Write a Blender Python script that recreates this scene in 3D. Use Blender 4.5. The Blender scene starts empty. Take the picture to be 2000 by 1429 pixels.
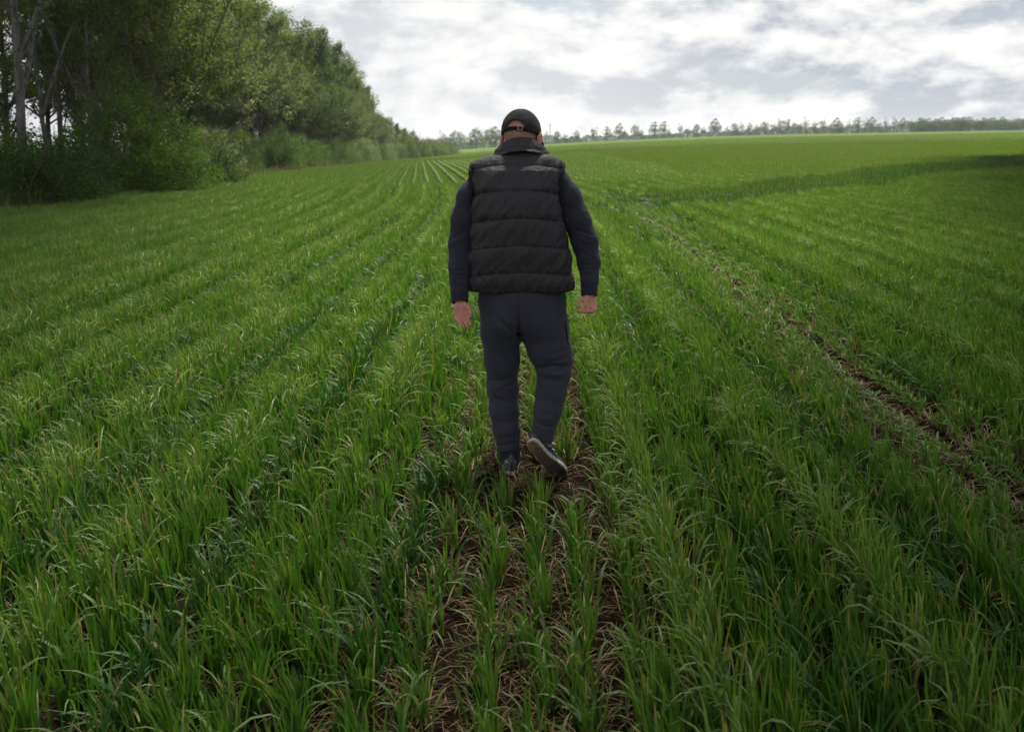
import bpy, math, random, time
import numpy as np
from mathutils import Vector, Matrix
T00 = time.time()
R = math.radians
sc = bpy.context.scene
COL = sc.collection

# ------------------------------------------------------------------ camera
F = 1944.0                      # focal length in pixels of the 2000 px wide photograph
PITCH = math.atan(404.0 / F)    # the horizon lies 404 px above the optical axis
CAMH = 1.69
cam_d = bpy.data.cameras.new('camera')
cam = bpy.data.objects.new('camera', cam_d); COL.objects.link(cam)
cam_d.sensor_width = 36; cam_d.lens = 36 * F / 2000.0
cam_d.shift_y = -48.5 / 2000.0
cam_d.clip_start = 0.05; cam_d.clip_end = 20000
cam.location = (0, 0, CAMH)
cam.rotation_euler = (R(90) - PITCH, 0, 0)
cam_d.dof.use_dof = True; cam_d.dof.focus_distance = 4.85; cam_d.dof.aperture_fstop = 4.5
sc.camera = cam
sc.view_settings.view_transform = 'Standard'; sc.view_settings.look = 'None'
sc.view_settings.exposure = 0.93; sc.view_settings.gamma = 1
sc.cycles.max_bounces = 6; sc.cycles.diffuse_bounces = 3; sc.cycles.glossy_bounces = 2
sc.cycles.transmission_bounces = 3; sc.cycles.transparent_max_bounces = 6
sc.cycles.use_denoising = True

def PX(px, py, Y):
    """world point at depth Y (metres along +Y) seen at a photograph pixel"""
    a, b = px - 1000.0, 666.0 - py
    f = F * math.cos(PITCH) + b * math.sin(PITCH)
    u = b * math.cos(PITCH) - F * math.sin(PITCH)
    return Vector((a / f * Y, Y, CAMH + u / f * Y))

# ------------------------------------------------------------------ node helper
class NT:
    def __init__(s, nt): s.t = nt; s.n = nt.nodes; s.l = nt.links
    def new(s, typ, **kw):
        n = s.n.new(typ)
        for k, v in kw.items():
            if k == 'ins':
                for a, b in v.items():
                    if hasattr(b, 'is_output') or isinstance(b, bpy.types.NodeSocket): s.l.new(b, n.inputs[a])
                    else: n.inputs[a].default_value = b
            else: setattr(n, k, v)
        return n
    def math(s, op, a, b=None, clamp=False):
        n = s.n.new('ShaderNodeMath'); n.operation = op; n.use_clamp = clamp
        for i, v in enumerate((a, b)):
            if v is None: continue
            if isinstance(v, (int, float)): n.inputs[i].default_value = v
            else: s.l.new(v, n.inputs[i])
        return n.outputs[0]
    def ramp(s, fac, stops, interp='LINEAR'):
        n = s.n.new('ShaderNodeValToRGB'); n.color_ramp.interpolation = interp
        e = n.color_ramp.elements
        while len(e) < len(stops): e.new(0.5)
        for i, (p, c) in enumerate(stops):
            e[i].position = p; e[i].color = (*c, 1) if len(c) == 3 else c
        s.l.new(fac, n.inputs[0]); return n.outputs[0]
    def mix(s, fac, a, b, blend='MIX'):
        n = s.n.new('ShaderNodeMix'); n.data_type = 'RGBA'; n.blend_type = blend
        for k, v in ((0, fac), (6, a), (7, b)):
            if isinstance(v, bpy.types.NodeSocket): s.l.new(v, n.inputs[k])
            elif k == 0: n.inputs[0].default_value = v
            else: n.inputs[k].default_value = (*v, 1)
        return n.outputs[2]
    def noise(s, vec, scale, detail=5, rough=0.55, dist=0.0, out=0):
        n = s.n.new('ShaderNodeTexNoise'); n.inputs['Scale'].default_value = scale
        n.inputs['Detail'].default_value = detail; n.inputs['Roughness'].default_value = rough
        n.inputs['Distortion'].default_value = dist
        if vec is not None: s.l.new(vec, n.inputs['Vector'])
        return n.outputs[out]
    def mapping(s, vec, scale=(1, 1, 1), loc=(0, 0, 0), rot=(0, 0, 0)):
        n = s.n.new('ShaderNodeMapping'); s.l.new(vec, n.inputs['Vector'])
        n.inputs['Scale'].default_value = scale; n.inputs['Location'].default_value = loc; n.inputs['Rotation'].default_value = rot
        return n.outputs[0]

# ------------------------------------------------------------------ world
SUN_EL, SUN_AZ = R(63), R(15)      # azimuth measured from +Y (away from the camera), plus = right
w = bpy.data.worlds.new('World'); sc.world = w; w.use_nodes = True
W = NT(w.node_tree); W.n.clear()
sky = W.new('ShaderNodeTexSky'); sky.sky_type = 'NISHITA'; sky.sun_disc = False
sky.sun_elevation = SUN_EL; sky.sun_rotation = SUN_AZ; sky.air_density = 1.0; sky.dust_density = 1.5
co = W.new('ShaderNodeTexCoord').outputs['Generated']
sep = W.new('ShaderNodeSeparateXYZ'); W.l.new(co, sep.inputs[0])
el = sep.outputs[2]; azx = sep.outputs[0]
def layer(sc_, loc, det=9, rough=.55, sh=(-0.006, 0, 0.012), dist=0.0):
    """one sheet of puffy cloud: thickness and how much its upper side is lit"""
    def nz(off):
        v = W.new('ShaderNodeVectorMath', operation='ADD'); W.l.new(co, v.inputs[0]); v.inputs[1].default_value = off
        return W.noise(W.mapping(v.outputs[0], scale=sc_, loc=loc), 1.0, det, rough, dist)
    a, b_ = nz((0, 0, 0)), nz(sh)
    return a, W.math('SUBTRACT', a, b_)
na, la = layer((6.5, 6.5, 13.5), (4.4, 1.7, 1.9), 12, .56, (-.012, 0, .020), .1)
nb, lb = layer((13.0, 13.0, 30.0), (7.3, 2.2, 5.1), 9, .55, (-.005, 0, .010), .2)
big = W.noise(W.mapping(co, scale=(2.2, 2.2, 9.0), loc=(0.3, 5.2, 2.9)), 1.0, 3, 0.5)
lit = W.math('ADD', W.math('MULTIPLY', la, 5.0), W.math('MULTIPLY', lb, 1.7))
lit = W.math('ADD', W.math('ADD', lit, W.math('MULTIPLY', big, .6)), .25, True)
cloudc = W.ramp(lit, [(0.10, (0.54, 0.58, 0.64)), (0.30, (0.68, 0.71, 0.755)), (0.48, (0.83, 0.845, 0.87)), (0.66, (0.95, 0.95, 0.95)), (.90, (1.06, 1.055, 1.03))])
cover = W.math('ADD', W.math('ADD', na, W.math('MULTIPLY', nb, .25)), W.math('MULTIPLY', azx, -0.20))
alpha = W.ramp(cover, [(0.42, (0, 0, 0)), (0.53, (1, 1, 1))])
lowh = W.ramp(el, [(0.02, (1, 1, 1)), (0.085, (0, 0, 0))])
alpha = W.math('MAXIMUM', alpha, lowh)
skyb = W.new('ShaderNodeVectorMath', operation='SCALE'); W.l.new(sky.outputs[0], skyb.inputs[0]); skyb.inputs['Scale'].default_value = 0.095
skyb = W.mix(0.55, skyb.outputs[0], (0.72, 0.83, 0.92))
glow = W.ramp(W.math('ADD', W.math('ABSOLUTE', W.math('ADD', azx, 0.08)), W.math('MULTIPLY', el, 1.0)), [(0.0, (1, 1, 1)), (0.42, (0, 0, 0))])
cloudc = W.mix(W.math('MULTIPLY', glow, 0.62), cloudc, (1.0, 1.0, 0.995))
c2 = W.mix(alpha, skyb, cloudc)
zen = W.ramp(el, [(0.13, (0, 0, 0)), (0.40, (1, 1, 1))])          # sky dimmed overhead, above the view, to lower the ambient light
c3 = W.new('ShaderNodeVectorMath', operation='SCALE'); W.l.new(c2, c3.inputs[0])
W.l.new(W.math('ADD', W.math('MULTIPLY', zen, -0.12), 0.51), c3.inputs['Scale'])
bg = W.new('ShaderNodeBackground'); W.l.new(c3.outputs[0], bg.inputs[0]); bg.inputs[1].default_value = 1.0
wo = W.new('ShaderNodeOutputWorld'); W.l.new(bg.outputs[0], wo.inputs[0])

sd = bpy.data.lights.new('sun', 'SUN'); so = bpy.data.objects.new('sun', sd); COL.objects.link(so)
sd.energy = 5.0; sd.angle = R(3.0); sd.color = (1.0, 0.955, 0.88)
S = Vector((math.sin(SUN_AZ) * math.cos(SUN_EL), math.cos(SUN_AZ) * math.cos(SUN_EL), math.sin(SUN_EL)))
so.rotation_euler = S.to_track_quat('Z', 'Y').to_euler(); so.location = (0, 0, 50)

# ------------------------------------------------------------------ object helpers
def tag(o, label=None, cat=None, group=None, kind=None):
    if label: o['label'] = label
    if cat: o['category'] = cat
    if group: o['group'] = group
    if kind: o['kind'] = kind
    return o
def empty(name, loc=(0, 0, 0), rz=0.0):
    o = bpy.data.objects.new(name, None); COL.objects.link(o); o.location = loc; o.rotation_euler = (0, 0, rz)
    o.empty_display_size = 0.2; return o
def mesh_np(name, V, Q, mat=None, smooth=True, T=None, cols=None, colname='col', extra=None):
    """V (n,3), Q (m,4) quads, T (k,3) tris"""
    me = bpy.data.meshes.new(name)
    V = np.asarray(V, np.float32)
    faces = []; nq = 0 if Q is None else len(Q); ntr = 0 if T is None else len(T)
    loops = np.concatenate([np.asarray(Q, np.int32).ravel() if nq else np.zeros(0, np.int32), np.asarray(T, np.int32).ravel() if ntr else np.zeros(0, np.int32)])
    me.vertices.add(len(V)); me.vertices.foreach_set('co', V.ravel())
    me.loops.add(len(loops)); me.loops.foreach_set('vertex_index', loops)
    st = np.concatenate([np.arange(nq) * 4, nq * 4 + np.arange(ntr) * 3]).astype(np.int32)
    tot = np.concatenate([np.full(nq, 4), np.full(ntr, 3)]).astype(np.int32)
    me.polygons.add(nq + ntr); me.polygons.foreach_set('loop_start', st); me.polygons.foreach_set('loop_total', tot)
    me.polygons.foreach_set('use_smooth', np.full(nq + ntr, smooth))
    me.update(calc_edges=True)
    if cols is not None:
        a = me.attributes.new(colname, 'FLOAT_COLOR', 'POINT')
        c4 = np.ones((len(V), 4), np.float32); c4[:, :3] = cols; a.data.foreach_set('color', c4.ravel())
    if extra:
        for k, v in extra.items():
            a = me.attributes.new(k, 'FLOAT', 'POINT'); a.data.foreach_set('value', np.asarray(v, np.float32))
    if mat: me.materials.append(mat)
    return me
def link(name, me, parent=None, loc=None):
    o = bpy.data.objects.new(name, me); COL.objects.link(o)
    if parent: o.parent = parent
    if loc is not None: o.location = loc
    return o
def copy_thing(root, loc, rz, scale, label, name=None):
    r = root.copy(); COL.objects.link(r); r.location = loc; r.rotation_euler = (0, 0, rz); r.scale = scale
    r['label'] = label
    for ch in root.children:
        c = ch.copy(); COL.objects.link(c); c.parent = r
    return r

# ------------------------------------------------------------------ numpy noise
def _h(ix, iy, iz, seed):
    n = (ix * 374761393 + iy * 668265263 + iz * 2147483647 + seed * 1274126177) & 0xffffffff
    n = ((n ^ (n >> 13)) * 1274126177) & 0xffffffff
    return ((n ^ (n >> 16)) & 0xffff) / 65535.0
def vnoise(x, y, z=0.0, seed=0):
    x = np.asarray(x, float); y = np.asarray(y, float); z = np.zeros_like(x) + z
    ix, iy, iz = np.floor(x).astype(np.int64), np.floor(y).astype(np.int64), np.floor(z).astype(np.int64)
    fx, fy, fz = x - ix, y - iy, z - iz
    fx, fy, fz = fx * fx * (3 - 2 * fx), fy * fy * (3 - 2 * fy), fz * fz * (3 - 2 * fz)
    r = 0
    for a in (0, 1):
        for b in (0, 1):
            for c in (0, 1):
                r = r + _h(ix + a, iy + b, iz + c, seed) * (fx if a else 1 - fx) * (fy if b else 1 - fy) * (fz if c else 1 - fz)
    return r * 2 - 1
def fbm(x, y, z=0.0, seed=0, oct=4):
    r = 0; a = 0.5; s = 1.0
    for i in range(oct):
        r = r + a * vnoise(x * s, y * s, np.asarray(z) * s, seed + i); a *= 0.5; s *= 2.03
    return r
def sstep(a, b, x):
    t = np.clip((x - a) / (b - a), 0, 1); return t * t * (3 - 2 * t)

# ------------------------------------------------------------------ terrain
_U = np.array([-3, -1.0, -.51, -.28, -.111, -.055, 0, .035, .15, .25, .5, 1.0, 3])
_Y = np.array([-50, 12, 28, 60, 110, 170, 260, 450, 700, 1500])
_Z = np.array([
 [0, 0, -.4, -.8, -1.5, -2.5, -4, -6, -7, -9],
 [0, 0, -.35, -.8, -1.5, -2.5, -4, -6, -7, -9],
 [0, 0, -.3, -.8, -1.6, -2.6, -4, -7, -8, -9],
 [0, 0, -.2, -.7, -1.6, -2.8, -4.5, -8, -9, -10],
 [0, 0, -.1, -.5, -1.5, -3.0, -4.8, -7.6, -8.6, -10],
 [0, 0, -.05, -.35, -1.05, -2.2, -3.7, -6.3, -7.0, -12],
 [0, 0, 0, -.2, -.6, -1.3, -2.2, -3.7, -5.5, -12],
 [0, 0, 0, -.1, -.4, -.9, -1.6, -2.6, -5.0, -12],
 [0, 0, 0, 0, 0, -.1, -.1, -.2, -1, -8],
 [0, 0, 0, .1, .2, .4, .7, 1.15, 1.3, -3],
 [0, 0, 0, .3, .6, 1.1, 1.9, 3.1, 4, 2],
 [0, 0, .1, .6, 1.2, 2, 3.5, 6, 8, 8],
 [0, 0, .1, .6, 1.2, 2, 3.5, 6, 8, 8]], float)
_gu = np.linspace(-1.5, 1.5, 301); _gy = np.linspace(0, math.log(1500 / 8.0), 160)
_tmp = np.array([np.interp(8 * np.exp(_gy), _Y, r_) for r_ in _Z])
_G = np.array([np.interp(_gu, _U, _tmp[:, j]) for j in range(len(_gy))])     # [y, u]
for _ in range(3):
    k_ = np.ones(9) / 9
    _G = np.array([np.convolve(np.pad(r_, 4, 'edge'), k_, 'valid') for r_ in _G])
    _G = np.array([np.convolve(np.pad(r_, 4, 'edge'), k_, 'valid') for r_ in _G.T]).T
def terrain(x, y):
    x = np.asarray(x, float); y = np.asarray(y, float)
    yc = np.maximum(y, 8.0)
    u = np.clip(x / yc, -1.499, 1.499); g = np.clip(np.log(yc / 8.0), 0, _gy[-1] - 1e-6)
    fu = (u + 1.5) / 3.0 * 300; fg = g / _gy[-1] * 159
    iu = np.clip(fu.astype(int), 0, 299); ig = np.clip(fg.astype(int), 0, 158); fu = fu - iu; fg = fg - ig
    return (_G[ig, iu] * (1 - fu) + _G[ig, iu + 1] * fu) * (1 - fg) + (_G[ig + 1, iu] * (1 - fu) + _G[ig + 1, iu + 1] * fu) * fg
DIR = 0.0206                                    # drill rows drift to the right by this much per metre
_by = np.linspace(0, 300, 601)
_bx = np.concatenate([[0], np.cumsum((0.0206 - 0.112 * sstep(12, 31, _by))[:-1] * 0.5)])
def bend(y): return np.interp(y, _by, _bx)      # the drill rows run straight near by and swing left further out
def crop(x, y):
    """how well the crop stands here: 0 bare, 1 full; and 'headland' 0..1"""
    v = x - DIR * y
    wob = 0.07 * vnoise(y * 0.6, x * 0 + 3.3, seed=5)
    path = sstep(0.50, 0.32, np.abs(v + 0.055 + wob)) * sstep(12, 5.5, y)
    tw = 0.30 + 0.10 * vnoise(y * 0.5, x * 0 + 9.1, seed=6)
    t1 = sstep(tw + 0.22, tw - 0.02, np.abs(v - 2.22 + wob)) * sstep(34, 12, y)
    dens = 1 - np.clip(0.80 * path + 0.84 * t1, 0, 0.92)
    patch = 0.5 + 0.5 * vnoise(x * 0.8, y * 0.4, seed=8)
    # taller dark headland track curving away to the right
    yh = 21 + np.maximum(x - 1.5, 0) * 1.25
    head = np.exp(-((y - yh + 1.6 * vnoise(x * .35, x * 0 + 2.0, seed=9)) / (1.6 + 0.10 * np.maximum(x, 0))) ** 2) * sstep(0.5, 3.5, x)
    yh2 = 36 - (x - 2) * 1.2
    head = np.maximum(head, 0.7 * np.exp(-((v - 2.2) / 0.7) ** 2) * sstep(9, 16, y) * sstep(30, 22, y))
    return dens, path, t1, head

# ------------------------------------------------------------------ materials
def mat(name):
    m = bpy.data.materials.new(name); m.use_nodes = True
    t = NT(m.node_tree); b = t.n['Principled BSDF']; return m, t, b
def leaf_mat(name, trans=0.35, rough=0.45, spec=0.4, hue=0.0, gain=(1, 1, 1), tg=(1.2, 1.5, 0.5), var=0.0, backg=None):
    m, t, b = mat(name)
    a = t.new('ShaderNodeAttribute', attribute_name='col')
    c = t.mix(1.0, a.outputs['Color'], gain, 'MULTIPLY')
    if var:
        oi = t.new('ShaderNodeObjectInfo').outputs['Random']
        hs = t.new('ShaderNodeHueSaturation')
        t.l.new(t.math('ADD', t.math('MULTIPLY', oi, -0.035), 0.515), hs.inputs['Hue'])
        t.l.new(t.math('ADD', t.math('MULTIPLY', oi, var), 1 - var * 0.5), hs.inputs['Value'])
        t.l.new(c, hs.inputs['Color']); c = hs.outputs[0]
    t.l.new(c, b.inputs['Base Color'])
    b.inputs['Roughness'].default_value = rough; b.inputs['Specular IOR Level'].default_value = spec
    tr = t.new('ShaderNodeBsdfTranslucent'); t.l.new(t.mix(1.0, c, tg, 'MULTIPLY'), tr.inputs[0])
    mx = t.new('ShaderNodeMixShader'); mx.inputs[0].default_value = trans
    t.l.new(b.outputs[0], mx.inputs[1]); t.l.new(tr.outputs[0], mx.inputs[2])
    t.l.new(mx.outputs[0], t.n['Material Output'].inputs[0])
    return m
M_wheat = leaf_mat('wheat leaf', 0.36, 0.52, 0.34, tg=(1.2, 1.42, 0.6))
M_leaf = leaf_mat('tree foliage', 0.34, 0.6, 0.15, var=0.45)
M_bush = leaf_mat('shrub foliage', 0.36, 0.6, 0.14, var=0.3)

def soil_material():
    m, t, b = mat('soil')
    g = t.new('ShaderNodeNewGeometry').outputs['Position']
    n = t.noise(g, 9, 8, 0.65); n2 = t.noise(g, 60, 6, 0.6)
    c = t.ramp(n, [(0.3, (0.009, 0.006, 0.0045)), (0.55, (0.018, 0.0125, 0.009)), (0.75, (0.038, 0.028, 0.020))])
    far = t.new('ShaderNodeAttribute', attribute_name='far').outputs['Fac']
    gm = t.mapping(g, scale=(0.35, 0.12, 0.0))
    gn = t.noise(gm, 1.0, 7, 0.6, 0.4); gf = t.noise(t.mapping(g, scale=(1.6, 0.7, 0)), 1.0, 6, 0.7)
    green = t.ramp(gn, [(0.35, (0.050, 0.095, 0.022)), (0.5, (0.085, 0.135, 0.030)), (0.66, (0.135, 0.170, 0.045))])
    green = t.mix(t.math('MULTIPLY', gf, 0.6), green, (0.045, 0.09, 0.02))
    pale = t.new('ShaderNodeAttribute', attribute_name='pale').outputs['Fac']
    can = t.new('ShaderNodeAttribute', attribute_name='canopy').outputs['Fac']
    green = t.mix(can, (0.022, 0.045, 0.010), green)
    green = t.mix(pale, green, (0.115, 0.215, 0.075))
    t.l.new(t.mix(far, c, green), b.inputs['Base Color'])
    b.inputs['Roughness'].default_value = 1.0; b.inputs['Specular IOR Level'].default_value = 0.0
    bp = t.new('ShaderNodeBump'); bp.inputs['Strength'].default_value = 0.6; bp.inputs['Distance'].default_value = 0.02
    t.l.new(t.math('ADD', n, t.math('MULTIPLY', n2, 0.5)), bp.inputs['Height']); t.l.new(bp.outputs[0], b.inputs['Normal'])
    return m
M_soil = soil_material()

# ------------------------------------------------------------------ ground
def axis(parts):
    out = []
    for a, b, s in parts: out.append(np.arange(a, b, s))
    return np.concatenate(out + [np.array([parts[-1][1]])])
far_l = -np.geomspace(8, 900, 60)[::-1]; far_r = np.geomspace(8, 900, 60)
xs = np.concatenate([far_l[:-1], axis([(-8, -2, .25), (-2, -.85, .06), (-.85, .95, .016), (.95, 1.7, .06), (1.7, 3.0, .03), (3.0, 8, .25)])[:-1], far_r])
ys = np.concatenate([np.linspace(-30, 1.6, 24)[:-1], axis([(1.6, 6.5, .016), (6.5, 12, .05), (12, 30, .3)])[:-1], np.geomspace(30, 1500, 110)])
X, Yg = np.meshgrid(xs, ys); 
Zg = terrain(X, Yg)
dn, pth, t1, hd = crop(X, Yg)
near = sstep(16, 9, Yg)
Zg = Zg + near * (0.018 * fbm(X * 5, Yg * 5, seed=21) + 0.014 * np.maximum(fbm(X * 16, Yg * 16, seed=31, oct=3), -0.1)) \
        - near * 0.012 * pth * np.cos((X - DIR * Yg + 0.05) * 2 * math.pi / 0.36) * 0.5 - 0.02 * t1
farm = sstep(26, 44, Yg)
Zg = Zg + sstep(70, 110, Yg) * 0.20
# in the belt itself the ground is verge, not crop
edgex = np.interp(Yg, [0, 26, 60, 168, 260, 330], [-11.3, -12.3, -14.4, -19.0, -15.5, -14.0])
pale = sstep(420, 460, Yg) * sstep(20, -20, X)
verge = sstep(0.3, -0.5, X - edgex) * (Yg < 330)
nx, ny = len(xs), len(ys)
idx = np.arange(nx * ny).reshape(ny, nx)
Q = np.stack([idx[:-1, :-1], idx[:-1, 1:], idx[1:, 1:], idx[1:, :-1]], -1).reshape(-1, 4)
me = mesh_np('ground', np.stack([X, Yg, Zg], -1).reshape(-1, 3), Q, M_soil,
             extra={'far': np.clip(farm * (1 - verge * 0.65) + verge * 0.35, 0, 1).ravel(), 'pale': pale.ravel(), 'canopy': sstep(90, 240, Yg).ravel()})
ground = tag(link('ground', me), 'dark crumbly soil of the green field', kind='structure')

# ------------------------------------------------------------------ leaf blades
def blades(rng, base, az, L, W_, th0, bend, col, seg=6, tip=None, twist=None, tipcol=(0.34, 0.24, 0.09), low=None):
    n = len(L); t = np.linspace(0, 1, seg + 1)[None, :]
    th = th0[:, None] + bend[:, None] * t ** 2.5
    ds = L[:, None] / seg
    hx = np.cumsum(np.sin(th) * ds, 1) - np.sin(th[:, :1]) * ds; hz = np.cumsum(np.cos(th) * ds, 1) - np.cos(th[:, :1]) * ds
    ca, sa = np.cos(az)[:, None], np.sin(az)[:, None]
    P = np.stack([base[:, 0:1] + hx * ca, base[:, 1:2] + hx * sa, base[:, 2:3] + hz], -1)
    prof = np.interp(t[0], [0, .15, .5, .8, 1], [.55, .85, 1, .6, .04])[None, :]
    if twist is None: twist = np.zeros(n)
    tw = twist[:, None] * t
    # side vector: horizontal normal of the bending plane, twisted about the blade
    sx, sy = -sa * np.cos(tw), ca * np.cos(tw)
    nxv = np.stack([ca * np.cos(th), sa * np.cos(th), -np.sin(th)], -1)
    side = np.stack([sx, sy, np.zeros_like(sx + th)], -1) + nxv * np.sin(tw)[..., None]
    hw = (W_[:, None] * prof * 0.5)[..., None]
    V = np.stack([P - side * hw, P + side * hw], 2).reshape(-1, 3)
    b = (np.arange(n) * (seg + 1) * 2)[:, None] + (np.arange(seg) * 2)[None, :]
    Q = np.stack([b, b + 1, b + 3, b + 2], -1).reshape(-1, 4)
    C = np.repeat(col[:, None, :], seg + 1, 1)
    if tip is not None:
        k = sstep(1 - tip[:, None] - 0.12, 1 - tip[:, None] + 0.08, t) * (tip[:, None] > 0)
        C = C * (1 - k[..., None]) + np.array(tipcol) * k[..., None]
    C = np.repeat(C[:, :, None, :], 2, 2).reshape(-1, 3)
    return V, Q, C
def joinm(lst):
    V = []; Qs = []; C = []; o = 0
    for v, q, c in lst: V.append(v); Qs.append(q + o); C.append(c); o += len(v)
    return np.concatenate(V), np.concatenate(Qs), np.concatenate(C)
def wheat_patch(seed, n, lx, ly, seg, hmul=1.0, wmul=1.0, flop=0.42, dead=0.10, spread=None, tint=(1, 1, 1), lat=0.0):
    rng = np.random.default_rng(seed)
    npl = max(1, n // 5)
    px = rng.uniform(-lx / 2, lx / 2, npl) if spread is None else rng.normal(0, spread, npl)
    py = rng.uniform(-ly / 2, ly / 2, npl)
    k = rng.integers(0, npl, n)
    base = np.stack([px[k] + rng.normal(0, .006, n), py[k] + rng.normal(0, .006, n), np.full(n, -0.01)], -1)
    up = rng.random(n)
    isflop = up < flop
    L = rng.uniform(.20, .33, n) * hmul
    L = np.where(isflop, L * 1.08, L)
    th0 = np.abs(rng.normal(0, .13, n)) + 0.03
    bend = np.where(isflop, rng.uniform(1.15, 2.3, n), rng.uniform(.0, .45, n))
    az = np.where(rng.random(n) < .66, rng.normal(math.pi, .75, n), rng.uniform(0, 2 * math.pi, n))   # wind lays the tips over to the left
    Wd = rng.uniform(.0070, .0130, n) * wmul
    g = rng.random(n)[:, None]
    c1, c2, c3 = np.array([.052, .120, .014]), np.array([.118, .205, .028]), np.array([.175, .240, .100])
    col = c1 * (1 - g) + c2 * g
    col = np.where(isflop[:, None], 0.45 * col + 0.55 * c3 * rng.uniform(.85, 1.25, (n, 1)), col)
    col = col * np.array(tint)
    yel = rng.random(n) < 0.03; col[yel] = np.array([.23, .22, .045])
    tip = np.where(rng.random(n) < .19, rng.uniform(.04, .18, n), 0)
    parts = [blades(rng, base, az, L, Wd, th0, bend, col, seg, tip, rng.uniform(-1.1, 1.1, n))]
    nd = int(n * dead)
    if nd:
        b2 = np.stack([rng.uniform(-lx / 2, lx / 2, nd), rng.uniform(-ly / 2, ly / 2, nd), rng.uniform(0, .05, nd)], -1)
        cc = np.array([.27, .17, .075]) * rng.uniform(.5, 1.3, (nd, 1))
        parts.append(blades(rng, b2, rng.uniform(0, 6.28, nd), rng.uniform(.08, .17, nd) * hmul, rng.uniform(.003, .007, nd),
                            rng.uniform(.5, 1.3, nd), rng.uniform(-.3, 1.2, nd), cc, max(2, seg // 2)))
    return joinm(parts)

patchcol = bpy.data.collections.new('wheat patches')      # source clumps, never linked into the scene itself
def add_patch(i, data):
    V, Qd, C = data
    me = mesh_np('wheat_patch_%03d' % i, V, Qd, M_wheat, True, cols=C)
    o = bpy.data.objects.new('wheat_patch_%03d' % i, me); patchcol.objects.link(o)
RS = 0.17       # row spacing
SEGL = 0.32
NI = 0
def family(k, **kw):
    global NI
    lo = NI
    for i in range(k):
        add_patch(NI, wheat_patch(100 + 7 * NI, **kw)); NI += 1
    return (lo, k)
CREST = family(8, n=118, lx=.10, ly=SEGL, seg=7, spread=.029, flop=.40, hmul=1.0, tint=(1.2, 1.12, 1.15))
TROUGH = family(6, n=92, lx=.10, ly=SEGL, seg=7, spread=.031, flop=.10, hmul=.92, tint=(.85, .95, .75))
THIN = family(8, n=46, lx=.09, ly=SEGL, seg=7, hmul=.80, flop=.22, dead=.8, spread=.022, wmul=.95, tint=(.9, .95, .85))
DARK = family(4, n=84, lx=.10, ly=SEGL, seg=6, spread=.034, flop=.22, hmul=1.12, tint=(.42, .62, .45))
PAIR = family(6, n=130, lx=.15, ly=.62, seg=4, wmul=1.35, flop=.30, hmul=.86, tint=(1.05, 1.0, .9))
SQ = family(6, n=150, lx=.62, ly=.62, seg=4, wmul=1.45, flop=.35, tint=(1.12, .97, .85))
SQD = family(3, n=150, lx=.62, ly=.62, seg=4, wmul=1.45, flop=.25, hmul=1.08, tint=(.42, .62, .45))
BIG = family(4, n=240, lx=1.7, ly=1.7, seg=3, wmul=2.6, flop=.5, tint=(1.35, 1.0, .9))
rng = np.random.default_rng(7)
PT = []; ROT = []; SCL = []; IDX = []
def put(x, y, idx, rz, s, sz):
    z = terrain(x, y)
    PT.append(np.stack([x, y, z], -1)); ROT.append(np.stack([rng.normal(0, .03, len(x)), rng.normal(0, .03, len(x)), rz], -1))
    SCL.append(np.stack([s, s, sz], -1)); IDX.append(idx)
def inview(x, y, m=0.9):
    return (np.abs(x) < 0.56 * y + m) & (y > 1.3)
def wave(x, y):     # slow swells of the crop, drawn out along the rows
    v = x - DIR * y
    return (0
            + 0.14 * vnoise(v * 1.3, y * 0.45, seed=41) + 0.08 * vnoise(v * 4, y * 2.0, seed=42))
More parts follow.
